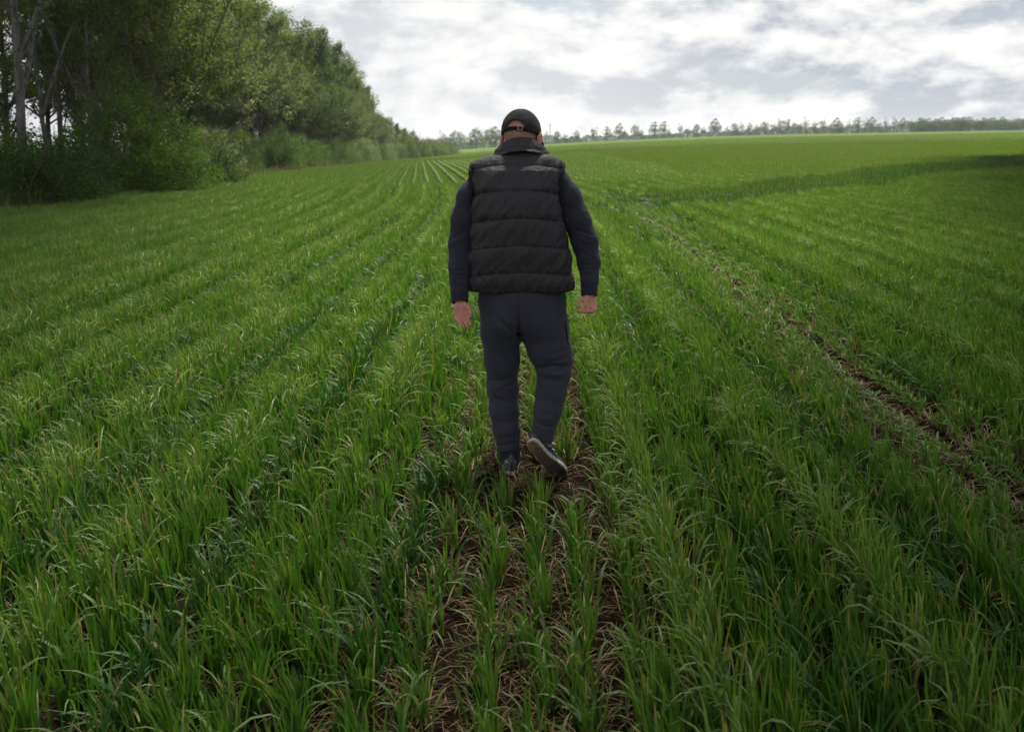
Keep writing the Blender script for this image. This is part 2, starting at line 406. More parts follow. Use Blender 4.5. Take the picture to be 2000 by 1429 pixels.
# --- rows one by one to 34 m
YE = 34.0
def pick(fam, m): return fam[0] + rng.integers(0, fam[1], m)
def edgeat(y): return np.interp(y, [0, 26, 60, 168, 260, 330], [-11.3, -12.3, -14.4, -19.0, -15.5, -14.0])
def yellowish(x, y): return vnoise(x * .12, y * .05, seed=66)
k = np.arange(-150, 150)
for kk in k:
    y = np.arange(1.2, YE, SEGL * 0.92) + rng.uniform(0, .3)
    x = kk * RS + 0.02 + bend(y) + rng.normal(0, .010, len(y)) + 0.02 * vnoise(y * .4, y * 0 + kk, seed=50)
    ok = inview(x, y) & (x > edgeat(y))
    x, y = x[ok], y[ok]
    if not len(x): continue
    d, p, t, h = crop(x, y)
    r = rng.random(len(x)) + 9 * ((np.abs(x - .19) < .20) & (np.abs(y - 4.62) < .40)) + 9 * ((np.abs(x + .0) < .13) & (np.abs(y - 4.62) < .36))   # plants flattened under the shoes
    wv = wave(x, y)
    fu = (kk % 4 == 1) * (1.0 if kk < 0 else .8) * (.72 + .45 * vnoise(y * .5, y * 0 + kk, seed=52)) * (1 - p)     # every fourth row is a low furrow
    near_f = ((kk % 4 == 0) | (kk % 4 == 2)) * (1 - p)
    wv = wv - (.52 + .12 * sstep(10, 22, y)) * fu - .10 * near_f + .06
    full = (d + .22 * rng.normal(0, 1, len(x)) * (p > .02) > 0.62) & (r < 5) & (p < .6)
    keepthin = r < np.clip(0.78 + d, 0, .98)
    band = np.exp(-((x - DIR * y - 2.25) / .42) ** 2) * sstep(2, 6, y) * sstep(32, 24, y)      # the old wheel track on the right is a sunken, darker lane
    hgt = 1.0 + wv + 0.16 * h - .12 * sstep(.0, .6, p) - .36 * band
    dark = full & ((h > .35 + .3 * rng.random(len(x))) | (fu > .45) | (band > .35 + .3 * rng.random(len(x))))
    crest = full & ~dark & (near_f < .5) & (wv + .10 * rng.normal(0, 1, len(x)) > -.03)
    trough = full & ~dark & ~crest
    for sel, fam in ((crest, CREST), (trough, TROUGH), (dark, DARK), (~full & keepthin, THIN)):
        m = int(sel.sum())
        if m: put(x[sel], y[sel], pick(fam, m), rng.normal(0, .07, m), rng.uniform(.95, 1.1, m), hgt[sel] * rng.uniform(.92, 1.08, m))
# --- pairs of rows to 85 m, bending away to the left
for kk in np.arange(-180, 180):
    y = np.arange(YE - .3, 100, .56) + rng.uniform(0, .3)
    x = kk * .50 + bend(y) + .02 * rng.normal(0, 1, len(y))
    ok = inview(x, y, 2) & (x > edgeat(y)) & (x < 7 + .4 * rng.normal(0, 1, len(x))); x, y = x[ok], y[ok]
    if not len(x): continue
    _, _, _, h = crop(x, y); m = len(x)
    rz = -np.arctan(np.gradient(bend(y), y)) if m > 2 else np.zeros(m)
    dk = h > .3 + .3 * rng.random(m)
    zs = (1.0 + .10 * vnoise(x * .5, y * .2, seed=60)) * rng.uniform(.9, 1.1, m)
    wide = 1.0 + 2.2 * sstep(5, 9, x) * 1.0
    for sel, fam in ((~dk, PAIR), (dk, SQD)):
        mm = int(sel.sum())
        if mm:
            put(x[sel], y[sel], pick(fam, mm), rz[sel], wide[sel] if fam is PAIR else np.full(mm, .75), zs[sel])
def squares(y0, y1, step, fam, hz=1.0, xmin=-99, alt=None):
    yy = y0
    while yy < y1:
        half = 0.56 * yy + 2
        x = np.arange(-half, half, step) + rng.uniform(-step / 2, step / 2); y = yy + rng.uniform(-step * .3, step * .3, len(x))
        x = x + rng.uniform(-.08, .08, len(x)) * step
        ok = (x > edgeat(y)) & (x > xmin); x, y = x[ok], y[ok]
        if not len(x): yy += step; continue
        zs = hz * (1 + 0.12 * vnoise(x * .5, y * .2, seed=60))
        _, _, _, h = crop(x, y); dk = (h > .3 + .3 * rng.random(len(x))) & (fam is SQ)
        ids = np.where(dk, pick(SQD, len(x)), pick(fam, len(x)))
        put(x, y, ids, rng.choice([0, .2, -.2], len(x)), rng.uniform(.95, 1.08, len(x)), zs)
        yy += step
squares(YE, 100, .56, SQ, 1.0, 7)
squares(100, 125, .56, SQ, 1.0)
squares(125, 260, 1.6, BIG, 1.0)
PT = np.concatenate(PT); ROT = np.concatenate(ROT); SCL = np.concatenate(SCL); IDX = np.concatenate(IDX).astype(np.int32)
print('wheat instances', len(PT), round(time.time() - T00, 1))
me = bpy.data.meshes.new('wheat_crop'); me.vertices.add(len(PT)); me.vertices.foreach_set('co', PT.astype(np.float32).ravel())
a = me.attributes.new('rot', 'FLOAT_VECTOR', 'POINT'); a.data.foreach_set('vector', ROT.astype(np.float32).ravel())
a = me.attributes.new('scl', 'FLOAT_VECTOR', 'POINT'); a.data.foreach_set('vector', SCL.astype(np.float32).ravel())
a = me.attributes.new('idx', 'INT', 'POINT'); a.data.foreach_set('value', IDX)
wheat = tag(link('wheat_crop', me), 'knee-low green wheat growing in drilled rows', 'wheat', kind='stuff')
def scatter(obj, coll):
    ng = bpy.data.node_groups.new('scatter', 'GeometryNodeTree')
    ng.interface.new_socket('Geometry', in_out='INPUT', socket_type='NodeSocketGeometry')
    ng.interface.new_socket('Geometry', in_out='OUTPUT', socket_type='NodeSocketGeometry')
    N = ng.nodes; Lk = ng.links
    gi = N.new('NodeGroupInput'); go = N.new('NodeGroupOutput')
    ci = N.new('GeometryNodeCollectionInfo'); ci.inputs['Collection'].default_value = coll
    ci.inputs['Separate Children'].default_value = True; ci.inputs['Reset Children'].default_value = True
    iop = N.new('GeometryNodeInstanceOnPoints'); iop.inputs['Pick Instance'].default_value = True
    def na(nm, dt):
        n = N.new('GeometryNodeInputNamedAttribute'); n.data_type = dt; n.inputs[0].default_value = nm; return n.outputs[0]
    Lk.new(gi.outputs[0], iop.inputs['Points']); Lk.new(ci.outputs[0], iop.inputs['Instance'])
    Lk.new(na('idx', 'INT'), iop.inputs['Instance Index'])
    er = N.new('FunctionNodeEulerToRotation'); Lk.new(na('rot', 'FLOAT_VECTOR'), er.inputs[0]); Lk.new(er.outputs[0], iop.inputs['Rotation'])
    Lk.new(na('scl', 'FLOAT_VECTOR'), iop.inputs['Scale'])
    Lk.new(iop.outputs[0], go.inputs[0])
    md = obj.modifiers.new('scatter', 'NODES'); md.node_group = ng
scatter(wheat, patchcol)

# ------------------------------------------------------------------ straw litter on the trodden strips
def litter():
    rng = np.random.default_rng(11); n = 13000
    y = 1.6 + 11 * rng.random(n) ** 1.5
    v = np.where(rng.random(n) < .72, rng.uniform(-.62, .55, n) - .055, rng.normal(2.2, .28, n))
    x = v + DIR * y
    ok = inview(x, y, .3); x, y, v = x[ok], y[ok], v[ok]; n = len(x)
    z = terrain(x, y) + rng.uniform(.005, .035, n)
    c = np.array([.22, .14, .07])[None] * rng.uniform(.35, 1.35, (n, 1)); c[rng.random(n) < .3] *= np.array([.75, .55, .45])
    th0 = rng.uniform(1.1, 1.75, n)
    V, Qd, C = blades(rng, np.stack([x, y, z], -1), rng.uniform(0, 6.28, n), rng.uniform(.03, .12, n), rng.uniform(.0010, .0030, n), th0,
                      rng.normal(.1, .5, n), c, 4, twist=rng.uniform(-1, 1, n))
    V[:, 2] = np.maximum(V[:, 2], terrain(V[:, 0], V[:, 1]) + .002)
    m, t, b = mat('dry straw'); at = t.new('ShaderNodeAttribute', attribute_name='col'); t.l.new(at.outputs['Color'], b.inputs['Base Color'])
    b.inputs['Roughness'].default_value = .7
    tag(link('straw_litter', mesh_np('straw_litter', V, Qd, m, cols=C)), 'dry brown straw lying on the trodden soil', 'straw', kind='stuff')
litter()
print('field', round(time.time() - T00, 1))

# ------------------------------------------------------------------ added unseen shade lumps overhead, their gap shaped to darken the field's edges
def add_shade_lumps():
    rng = np.random.default_rng(3); Hc = 100.0
    off = S * (Hc / S.z)
    spots = []
    y = -45.0
    while y < 430:
        r = 7 + .045 * max(y, 0)
        for side, e0, k0 in ((-1, 1.3, .35), (1, 1.2, .42)):
            e_ = e0 + k0 * max(y, 0) + (16 * float(sstep(32, 48, y)) if side < 0 else 0) if y > 0 else -99
            if y > (70, 55)[side > 0]: continue
            x = e_ + r * .9 if y > 0 else -60
            while x < (60 + .8 * max(y, 0)):
                rr_ = r if (x < e_ + 2 * r or y <= 0) else r * 1.8
                if x > 0 or side > 0: spots.append((side * x if y > 0 else x, y if y > 0 else y - 5.8 + 1.5 * min(abs(x), 5), rr_))
                x += rr_ * 1.15
            if y <= 0: break
        y += r * 1.05
    V = []; Q_ = []; o = 0
    n1, n2 = 16, 10
    for gx, gy, r in spots:
        th = np.linspace(0, 2 * math.pi, n1, endpoint=False); ph = np.linspace(.02, math.pi - .02, n2)
        T_, P_ = np.meshgrid(th, ph); k = 1 + .25 * fbm(np.cos(T_) * 2 + gx, np.sin(T_) * 2 + gy, P_ * 2, seed=8)
        c = np.array([gx + off.x, gy + off.y, Hc + rng.normal(0, 2)])
        v = np.stack([np.sin(P_) * np.cos(T_) * r * k, np.sin(P_) * np.sin(T_) * r * k, np.cos(P_) * r * .5 * k], -1).reshape(-1, 3) + c
        i = np.arange(n2 - 1)[:, None] * n1 + np.arange(n1)[None]; j = np.arange(n2 - 1)[:, None] * n1 + (np.arange(n1)[None] + 1) % n1
        V.append(v); Q_.append(np.stack([i, i + n1, j + n1, j], -1).reshape(-1, 4) + o); o += len(v)
    m, t, b = mat('cloud'); b.inputs['Base Color'].default_value = (.9, .9, .92, 1); b.inputs['Roughness'].default_value = 1  # white material of the lumps added to block the sun
    tr = t.new('ShaderNodeBsdfTranslucent'); tr.inputs[0].default_value = (.9, .92, .95, 1); mx = t.new('ShaderNodeMixShader'); mx.inputs[0].default_value = .12
    t.l.new(b.outputs[0], mx.inputs[1]); t.l.new(tr.outputs[0], mx.inputs[2]); t.l.new(mx.outputs[0], t.n['Material Output'].inputs[0])
    tag(link('shade_lumps', mesh_np('shade_lumps', np.concatenate(V), np.concatenate(Q_), m)), 'unseen cloud-like lumps added overhead to shade the edges of the field', kind='structure')
    print('cloud lumps', len(spots))
add_shade_lumps()

# ------------------------------------------------------------------ thin haze over the whole field
def haze():
    lo = (-1600, -60, -40); hi = (1600, 1700, 24)
    V = np.array([(x, y, z) for x in (lo[0], hi[0]) for y in (lo[1], hi[1]) for z in (lo[2], hi[2])], float)
    Q_ = np.array([(0, 1, 3, 2), (4, 6, 7, 5), (0, 4, 5, 1), (2, 3, 7, 6), (0, 2, 6, 4), (1, 5, 7, 3)])
    m = bpy.data.materials.new('haze'); m.use_nodes = True; t = NT(m.node_tree); t.n.clear()
    v = t.new('ShaderNodeVolumePrincipled'); v.inputs['Color'].default_value = (.92, .95, 1, 1); v.inputs['Density'].default_value = .0002; v.inputs['Anisotropy'].default_value = .2
    o = t.new('ShaderNodeOutputMaterial'); t.l.new(v.outputs[0], o.inputs['Volume'])
    tag(link('haze', mesh_np('haze', V, Q_, m, False)), 'faint pale haze in the air over the field', kind='stuff')
haze()
# ------------------------------------------------------------------ implicit surfaces for the figure
def smin(a, b, k):
    h = np.clip(0.5 + 0.5 * (b - a) / k, 0, 1); return b + (a - b) * h - k * h * (1 - h)
def cone(P, a, b, r1, r2, sq=None):
    """tapered capsule"""
    a = np.asarray(a, float); b = np.asarray(b, float); ba = b - a; pa = P - a
    h = np.clip((pa @ ba) / max(ba @ ba, 1e-9), 0, 1)
    d = pa - h[..., None] * ba
    if sq is not None: d = d * np.asarray(sq)
    return np.sqrt((d * d).sum(-1)) - (r1 + (r2 - r1) * h)
def ell(P, c, r, Rm=None):
    d = P - np.asarray(c, float)
    if Rm is not None: d = d @ Rm
    q = d / np.asarray(r, float); k0 = np.sqrt((q * q).sum(-1)); k1 = np.sqrt(((q / np.asarray(r)) ** 2).sum(-1)) + 1e-9
    return k0 * (k0 - 1) / k1
def box(P, c, r, rad=0.0, Rm=None):
    d = P - np.asarray(c, float)
    if Rm is not None: d = d @ Rm
    q = np.abs(d) - (np.asarray(r) - rad)
    return np.sqrt((np.maximum(q, 0) ** 2).sum(-1)) + np.minimum(q.max(-1), 0) - rad
def chain(P, pts, k=0.02, sq=None):
    d = None
    for (a, r1), (b, r2) in zip(pts[:-1], pts[1:]):
        c = cone(P, a, b, r1, r2, sq); d = c if d is None else smin(d, c, k)
    return d
def surface(f, lo, hi, h, B=14):
    """surface nets of f over a box, evaluated only near the surface"""
    lo = np.asarray(lo, float); n = np.ceil((np.asarray(hi) - lo) / h / B).astype(int) * B + 1
    D = np.ones(n, np.float32)
    nb = (n - 1) // B
    cs = np.stack(np.meshgrid(*[np.arange(m) for m in nb], indexing='ij'), -1).reshape(-1, 3)
    cen = lo + (cs * B + B / 2) * h
    dc = f(cen); rad = h * B * 0.5 * 1.7321 * 1.55 + 0.022
    off = np.arange(B + 1)
    OX, OY, OZ = np.meshgrid(off, off, off, indexing='ij')
    near_ = np.abs(dc) < rad
    for c, dv in zip(cs[~near_], dc[~near_]):
        i, j, k = c * B; D[i:i + B + 1, j:j + B + 1, k:k + B + 1] = math.copysign(1, dv)
    cn = cs[near_]
    for q in range(0, len(cn), 40):
        blk = cn[q:q + 40]
        G = np.stack([OX, OY, OZ], -1).reshape(-1, 3)[None] + (blk * B)[:, None]
        d = f(lo + G.reshape(-1, 3) * h).reshape(len(blk), B + 1, B + 1, B + 1)
        for c, dd in zip(blk, d):
            i, j, k = c * B; D[i:i + B + 1, j:j + B + 1, k:k + B + 1] = dd
    s = D < 0
    act = np.zeros(n - 1, bool)
    s8 = [s[a:n[0] - 1 + a, b:n[1] - 1 + b, c:n[2] - 1 + c] for a in (0, 1) for b in (0, 1) for c in (0, 1)]
    al = s8[0].copy(); an = s8[0].copy()
    for x in s8[1:]: al &= x; an |= x
    act = an & ~al
    ii = np.argwhere(act); vid = -np.ones(n - 1, np.int64); vid[act] = np.arange(len(ii))
    acc = np.zeros((len(ii), 3)); cnt = np.zeros(len(ii))
    cor = [(a, b, c) for a in (0, 1) for b in (0, 1) for c in (0, 1)]
    for e0 in cor:
        for ax in range(3):
            if e0[ax]: continue
            e1 = list(e0); e1[ax] = 1
            d0 = D[tuple((ii + e0).T)]; d1 = D[tuple((ii + e1).T)]
            m = (d0 < 0) != (d1 < 0)
            t = np.where(m, d0 / np.where(m, d0 - d1, 1), 0)
            p = np.tile(np.asarray(e0, float), (len(ii), 1)); p[:, ax] = t
            acc += p * m[:, None]; cnt += m
    V = lo + (ii + acc / cnt[:, None]) * h
    Qs = []
    for ax in range(3):
        u, v = (ax + 1) % 3, (ax + 2) % 3
        sl0 = [slice(None)] * 3; sl1 = [slice(None)] * 3
        sl0[ax] = slice(0, -1); sl1[ax] = slice(1, None)
        A = s[tuple(sl0)]; Bm = s[tuple(sl1)]
        e = np.argwhere(A != Bm)
        e = e[(e[:, u] > 0) & (e[:, v] > 0) & (e[:, u] < n[u] - 1) & (e[:, v] < n[v] - 1)]
        def g(du, dv):
            q = e.copy(); q[:, u] -= du; q[:, v] -= dv; return vid[tuple(q.T)]
        q = np.stack([g(1, 1), g(0, 1), g(0, 0), g(1, 0)], -1)
        fl = ~A[tuple(e.T)]
        q[fl] = q[fl][:, ::-1]
        Qs.append(q)
    Qd = np.concatenate(Qs); Qd = Qd[(Qd >= 0).all(1)]
    return V, Qd
def relax(V, Q, n=1, lam=0.5):
    for _ in range(n):
        s = np.zeros_like(V); c = np.zeros(len(V))
        for a, b in ((0, 1), (1, 2), (2, 3), (3, 0)):
            for i in range(3): s[:, i] += np.bincount(Q[:, a], V[Q[:, b], i], len(V)) + np.bincount(Q[:, b], V[Q[:, a], i], len(V))
            c += np.bincount(Q[:, a], minlength=len(V)) + np.bincount(Q[:, b], minlength=len(V))
        V = V + lam * (s / np.maximum(c, 1)[:, None] - V)
    return V
def creases(P, segs, f=1.0):
    """sum of soft grooves (amp > 0 sinks the surface) drawn between points"""
    o = 0
    for a, b, amp, wd in segs:
        a = np.asarray(a, float); b = np.asarray(b, float); ba = b - a; pa = P - a
        h = np.clip((pa @ ba) / (ba @ ba), 0, 1)
        dv = (pa - h[..., None] * ba) * np.array([1, .07, 1]); d2 = (dv ** 2).sum(-1)
        o = o + amp * np.exp(-d2 / (wd * wd)) * (0.35 + 0.65 * np.sin(math.pi * np.clip(h, .12, .88)))
    return o * f

# fabric and skin
def fabric(name, col, rough=.85, bump=.15, scale=(900, 900, 900), sheen=.0, nscale=30, var=.25, spec=.25, wr=0.0, wrs=(14, 14, 40)):
    m, t, b = mat(name)
    g = t.new('ShaderNodeTexCoord').outputs['Object']
    n = t.noise(g, nscale, 5, .6)
    t.l.new(t.mix(n, tuple(c * (1 - var) for c in col), tuple(c * (1 + var) for c in col)), b.inputs['Base Color'])
    b.inputs['Roughness'].default_value = rough; b.inputs['Specular IOR Level'].default_value = spec
    b.inputs['Sheen Weight'].default_value = sheen * .6; b.inputs['Sheen Roughness'].default_value = .5
    n2 = t.noise(t.mapping(g, scale=scale), 1, 2, .5)
    hgt = t.math('MULTIPLY', n2, bump)
    if wr:
        n3 = t.noise(t.mapping(g, scale=wrs, rot=(0, .55, 0)), 1, 4, .55, .6)
        hgt = t.math('ADD', hgt, t.math('MULTIPLY', n3, wr))
    bp = t.new('ShaderNodeBump'); bp.inputs['Strength'].default_value = 1; bp.inputs['Distance'].default_value = .004
    t.l.new(hgt, bp.inputs['Height']); t.l.new(bp.outputs[0], b.inputs['Normal'])
    return m
M_vest = fabric('black quilted nylon', (.029, .027, .031), .64, .05, (600, 600, 600), 0, 8, .15, .28, wr=2.0, wrs=(46, 46, 14))
M_sweat = fabric('navy jersey', (.024, .0235, .037), .92, .25, sheen=.12, nscale=10, wr=.35, wrs=(12, 12, 30))
M_trous = fabric('dark slate jersey', (.036, .036, .052), .92, .25, sheen=.12, nscale=9, wr=.35, wrs=(12, 12, 24))
M_rib = fabric('ribbed knit', (.018, .019, .034), .92, 1.0, (380, 380, 3), .1)
M_trim = fabric('black trim', (.008, .008, .009), .8, .3)
M_cap = fabric('black cotton twill', (.022, .020, .023), .9, .3, (700, 700, 700), .15, 14, .3)
M_hair = fabric('cropped grey hair', (.40, .225, .17), .8, .9, (800, 800, 300), 0, 60, .35)
def skin_mat():
    m, t, b = mat('skin'); g = t.new('ShaderNodeTexCoord').outputs['Object']
    n = t.noise(g, 22, 5, .6); n2 = t.noise(g, 130, 4, .6)
    c = t.ramp(n, [(.3, (.40, .165, .12)), (.5, (.50, .225, .165)), (.7, (.46, .155, .115))])
    t.l.new(t.mix(t.math('MULTIPLY', n2, .35), c, (.24, .10, .07)), b.inputs['Base Color'])
    b.inputs['Roughness'].default_value = .5; b.inputs['Subsurface Weight'].default_value = .12
    b.inputs['Subsurface Radius'].default_value = (.01, .004, .002); b.inputs['Subsurface Scale'].default_value = .5
    bp = t.new('ShaderNodeBump'); bp.inputs['Strength'].default_value = .5; bp.inputs['Distance'].default_value = .0015
    t.l.new(n2, bp.inputs['Height']); t.l.new(bp.outputs[0], b.inputs['Normal'])
    return m
M_skin = skin_mat()

# ------------------------------------------------------------------ the walking man
def p(px, py, Y): return np.array(PX(px, py, Y))
ROOT = Vector((0.055, 4.85, 0.0))
person = tag(empty('person', ROOT), 'man walking away in a black quilted vest, black cap and dark jogging trousers', 'person')
def child(name, V, Qd, m, parent=person, label=None, sm=1, base=ROOT):
    if sm: V = relax(V, Qd, sm)
    o = link(name, mesh_np(name, V - np.array(base), Qd, m), parent)
    if label: o['label'] = label
    return o
MM = 0.00248        # metres per photograph pixel near the man

# joints
HEADC = p(1018, 267, 4.985)
SHL, SHR = p(940, 352, 4.90), p(1080, 346, 4.90)
ELL_, ELR = p(898, 478, 4.87), p(1141, 468, 4.87)
WRL, WRR = p(899, 588, 4.77), p(1150, 577, 4.78)
HIPL, HIPR = p(982, 610, 4.86), p(1056, 610, 4.86)
KNL, KNR = p(983, 748, 4.93), p(1080, 722, 4.86)
ANL, ANR = p(998, 892, 4.87), p(1061, 858, 4.775)
# right shoe frame: heel to toe axis, sole normal
HR, TR = p(1033, 860, 4.715), p(1100, 934, 4.735)
def frame(heel, toe, nrm):
    ax = (toe - heel); L = np.linalg.norm(ax); ax = ax / L
    nrm = nrm - ax * (nrm @ ax); nrm /= np.linalg.norm(nrm)      # points out of the top of the foot
    sd_ = np.cross(nrm, ax)
    M = Matrix(((ax[0], sd_[0], nrm[0], heel[0]), (ax[1], sd_[1], nrm[1], heel[1]), (ax[2], sd_[2], nrm[2], heel[2]), (0, 0, 0, 1)))
    return M, L
MR, LR = frame(HR, TR, np.array([.30, .95, .30]))
ty = float(terrain(0.02, 4.9))
HL = p(999, 927, 4.80); HL[2] = ty + 0.004; TL = HL + np.array([-.045, .285, .0])
ML, LL = frame(HL, TL, np.array([0, 0, 1.]))
def fr_(M): A_ = np.array(M); return (None, A_[:3, 0], A_[:3, 2], A_[:3, 3])
FL, FR = fr_(ML), fr_(MR)
print('shoe len', LR, LL, 'head', HEADC, 'ankles', ANL, ANR, HR, TR)

def rotx(a): c, s = math.cos(a), math.sin(a); return np.array([[1, 0, 0], [0, c, -s], [0, s, c]])
def rotz(a): c, s = math.cos(a), math.sin(a); return np.array([[c, -s, 0], [s, c, 0], [0, 0, 1]])
HEADR = rotz(-.28) @ rotx(-.36)         # head bowed forward, turned a little to the right (local +Y = face)
def hl(P): return (P - HEADC) @ HEADR   # world -> head space
def head_sdf(P):
    q = hl(P)
    d = ell(q, (0, -.012, .016), (.081, .101, .098))
    d = smin(d, ell(q, (0, .032, -.045), (.062, .066, .070)), .03)          # face and jaw
    d = smin(d, ell(q, (0, .062, -.088), (.034, .030, .026)), .025)         # chin
    d = smin(d, cone(q, (0, .098, .000), (0, .118, -.038), .010, .015), .014)   # nose
    d = smin(d, cone(q, (-.040, .085, .018), (.040, .085, .018), .010, .010), .012)  # brow
    d = smin(d, cone(q, (-.018, .095, -.062), (.018, .095, -.062), .0075, .0075), .008)  # lips
    for s in (-1, 1):
        d = -smin(-d, ell(q, (s * .031, .098, .001), (.015, .012, .010)), .008)     # eye socket
        d = smin(d, ell(q, (s * .031, .083, .001), (.012, .012, .011)), .003)       # eye
        e = ell(q, (s * .095, -.004, -.012), (.011, .023, .036), rotz(s * -.28))
        e = np.maximum(e, -ell(q, (s * .105, .003, -.008), (.008, .011, .019)))
        d = smin(d, e, .007)
    return d
def finger(P, pts, r0=.0088, r1=.0066):
    d = None; n = len(pts) - 1
    for i in range(n):
        c = cone(P, pts[i], pts[i + 1], r0 + (r1 - r0) * i / n, r0 + (r1 - r0) * (i + 1) / n); d = c if d is None else smin(d, c, .004)
    return d
def hand_left(P):
    W0 = WRL
    d = cone(P, W0 + [0, 0, .045], W0 + [0, 0, -.005], .027, .026, (1, 1.3, 1))
    K = [p(889, 612, 4.735), p(896, 614.5, 4.732), p(904, 615, 4.733), p(911.5, 613, 4.737)]
    for kx in K:
        d = smin(d, cone(P, W0 + (kx - W0) * .12, kx, .0165, .0125, (1, 1.1, 1)), .012)
    d = smin(d, ell(P, (W0 + K[3]) / 2 + [.004, -.012, .004], (.017, .014, .026)), .012)    # thumb mound
    d = smin(d, ell(P, (W0 + K[0]) / 2 + [-.001, -.010, .0], (.013, .012, .026)), .012)
    tips = [((890.5, 621, 4.722), (894, 627.5, 4.705), (899.5, 632, 4.69)),
            ((897.5, 624, 4.717), (901, 632, 4.70), (905.5, 637.5, 4.683)),
            ((905.5, 624.5, 4.719), (909.5, 633, 4.703), (913.5, 639, 4.686)),
            ((913, 622, 4.726), (916.5, 629, 4.712), (918.5, 634.5, 4.695))]
    for kx, tp in zip(K, tips):
        d = smin(d, finger(P, [kx] + [p(*c) for c in tp]), .0045)
    th = [p(908, 594, 4.752), p(916, 602, 4.735), p(918.5, 611, 4.725), p(918, 619, 4.718)]
    d = smin(d, finger(P, th, .0125, .0078), .007)
    return d
def hand_right(P):
    W0 = WRR
    d = cone(P, W0 + [0, 0, .045], W0 + [0, 0, -.005], .027, .026, (1, 1.3, 1))
    K = [p(1143.5, 594.5, 4.735), p(1150.5, 597.5, 4.74), p(1157.5, 598, 4.748), p(1163, 595, 4.757)]
    for kx in K:
        d = smin(d, cone(P, W0 + (kx - W0) * .12, kx, .0165, .0125, (1, 1.1, 1)), .012)
    d = smin(d, ell(P, (W0 + K[0]) / 2 + [-.004, -.012, .002], (.017, .014, .023)), .012)
    tips = [((1138, 601, 4.715), (1133.5, 604.5, 4.698), (1130, 606.5, 4.680)),
            ((1146.5, 605, 4.718), (1140.5, 608, 4.70), (1135, 608.5, 4.682)),
            ((1156, 606.5, 4.727), (1149, 609.5, 4.707), (1142, 609.5, 4.69)),
            ((1163, 604, 4.738), (1158, 608.5, 4.716), (1151, 608.5, 4.70))]
    for kx, tp in zip(K, tips):
        d = smin(d, finger(P, [kx] + [p(*c) for c in tp]), .0045)
    th = [p(1143, 582, 4.76), p(1134.5, 585, 4.745), p(1130.5, 591, 4.732), p(1128.5, 598, 4.722)]
    d = smin(d, finger(P, th, .0125, .0078), .007)
    return d
NECK = p(1018, 290, 4.945)
CH = (SHL + SHR) / 2 - [0, 0, .10]; PEL = (HIPL + HIPR) / 2
def body(P):
    d = head_sdf(P)
    nb = HEADC + HEADR @ np.array([0, -.022, -.05])
    d = smin(d, cone(P, nb, NECK - [0, .0, .06], .060, .068), .02)
    d = smin(d, ell(P, NECK + [0, .02, -.09], (.17, .085, .075)), .05)
    d = smin(d, ell(P, CH - [0, 0, .10], (.17, .115, .22)), .06)
    d = smin(d, ell(P, PEL + [0, 0, .10], (.17, .125, .17)), .06)
    for sh, e_, w_ in ((SHL, ELL_, WRL), (SHR, ELR, WRR)):
        d = smin(d, cone(P, sh, e_, .052, .040), .03)
        d = smin(d, cone(P, e_, w_ + [0, 0, .03], .036, .024), .015)
    d = smin(d, hand_left(P), .008); d = smin(d, hand_right(P), .008)
    for hp, kn, an, ft in ((HIPL, KNL, ANL, FL), (HIPR, KNR, ANR, FR)):
        d = smin(d, cone(P, hp, kn, .078, .052), .04)
        d = smin(d, cone(P, kn, an, .050, .034), .02)
        sl = ft[3]; d = smin(d, cone(P, an, sl + ft[1] * .052 + ft[2] * .050, .030, .024), .01)
        d = smin(d, cone(P, sl + ft[1] * .05 + ft[2] * .045, sl + ft[1] * .215 + ft[2] * .032, .026, .016), .01)
    return d
V, Qd = surface(body, (-.36, 4.55, -.02), (.50, 5.22, 1.84), .0036)
b_ = child('body', V, Qd, M_skin, sm=1)
print('body', len(V), round(time.time() - T00, 1))

# cropped hair round the back of the head, under the cap
def hair(P):
    q = hl(P)
    d = ell(q, (0, -.012, .016), (.0835, .1035, .1000))
    d = np.maximum(d, q[..., 1] - .035 + 0 * q[..., 2]); d = np.maximum(d, -(q[..., 2] + .045 - .35 * np.maximum(q[..., 1], 0) + .004 * np.sin(q[..., 0] * 160)))
    for s in (-1, 1): d = np.maximum(d, -ell(q, (s * .09, .0, -.012), (.020, .024, .038)))
    return d
V, Qd = surface(hair, HEADC - .13, HEADC + .13, .003)
child('hair', V, Qd, M_hair)

# ---- cap
CR = np.array([.0955, .1165, .107])
def cap(P):
    q = hl(P)
    c = q - [0, -.008, .022]
    d = ell(c, (0, 0, 0), CR) + .0012 * np.exp(-(np.abs(c[..., 0]) / .0018) ** 2) + .0010 * vnoise(c[..., 0] * 60, c[..., 1] * 60, c[..., 2] * 60, seed=3)
    ang = np.arctan2(c[..., 0], -c[..., 1])
    for a0 in (-1.05, 1.05, -2.1, 2.1): d = d + .0010 * np.exp(-((ang - a0) / .02) ** 2)
    sh = np.abs(d) - .0017
    low = -.022
    sh = np.maximum(sh, low - c[..., 2] - .008 * np.cos(ang))
    op = np.sqrt((c[..., 0] / .049) ** 2 + ((c[..., 2] + .024) / .040) ** 2) - 1        # arched opening above the strap
    op = np.where(c[..., 1] < 0, op * .03, 1)
    return np.maximum(sh, -op)
V, Qd = surface(cap, HEADC - .16, HEADC + .16, .0026, B=12)
cap_o = child('cap', V, Qd, M_cap, label='black cotton baseball cap')
def cring(c, z0, z1, off, th, a0, a1):
    ang = np.arctan2(c[..., 0], -c[..., 1])
    d = np.abs(ell(c, (0, 0, 0), CR + off)) - th
    d = np.maximum(d, np.maximum(z0 - c[..., 2], c[..., 2] - z1) )
    return np.maximum(d, np.maximum(a0 - ang, ang - a1) * .08)
def strap(P):
    c = hl(P) - [0, -.008, .022]; return cring(c, -.034, -.016, .0015, .0016, -.60, .60)
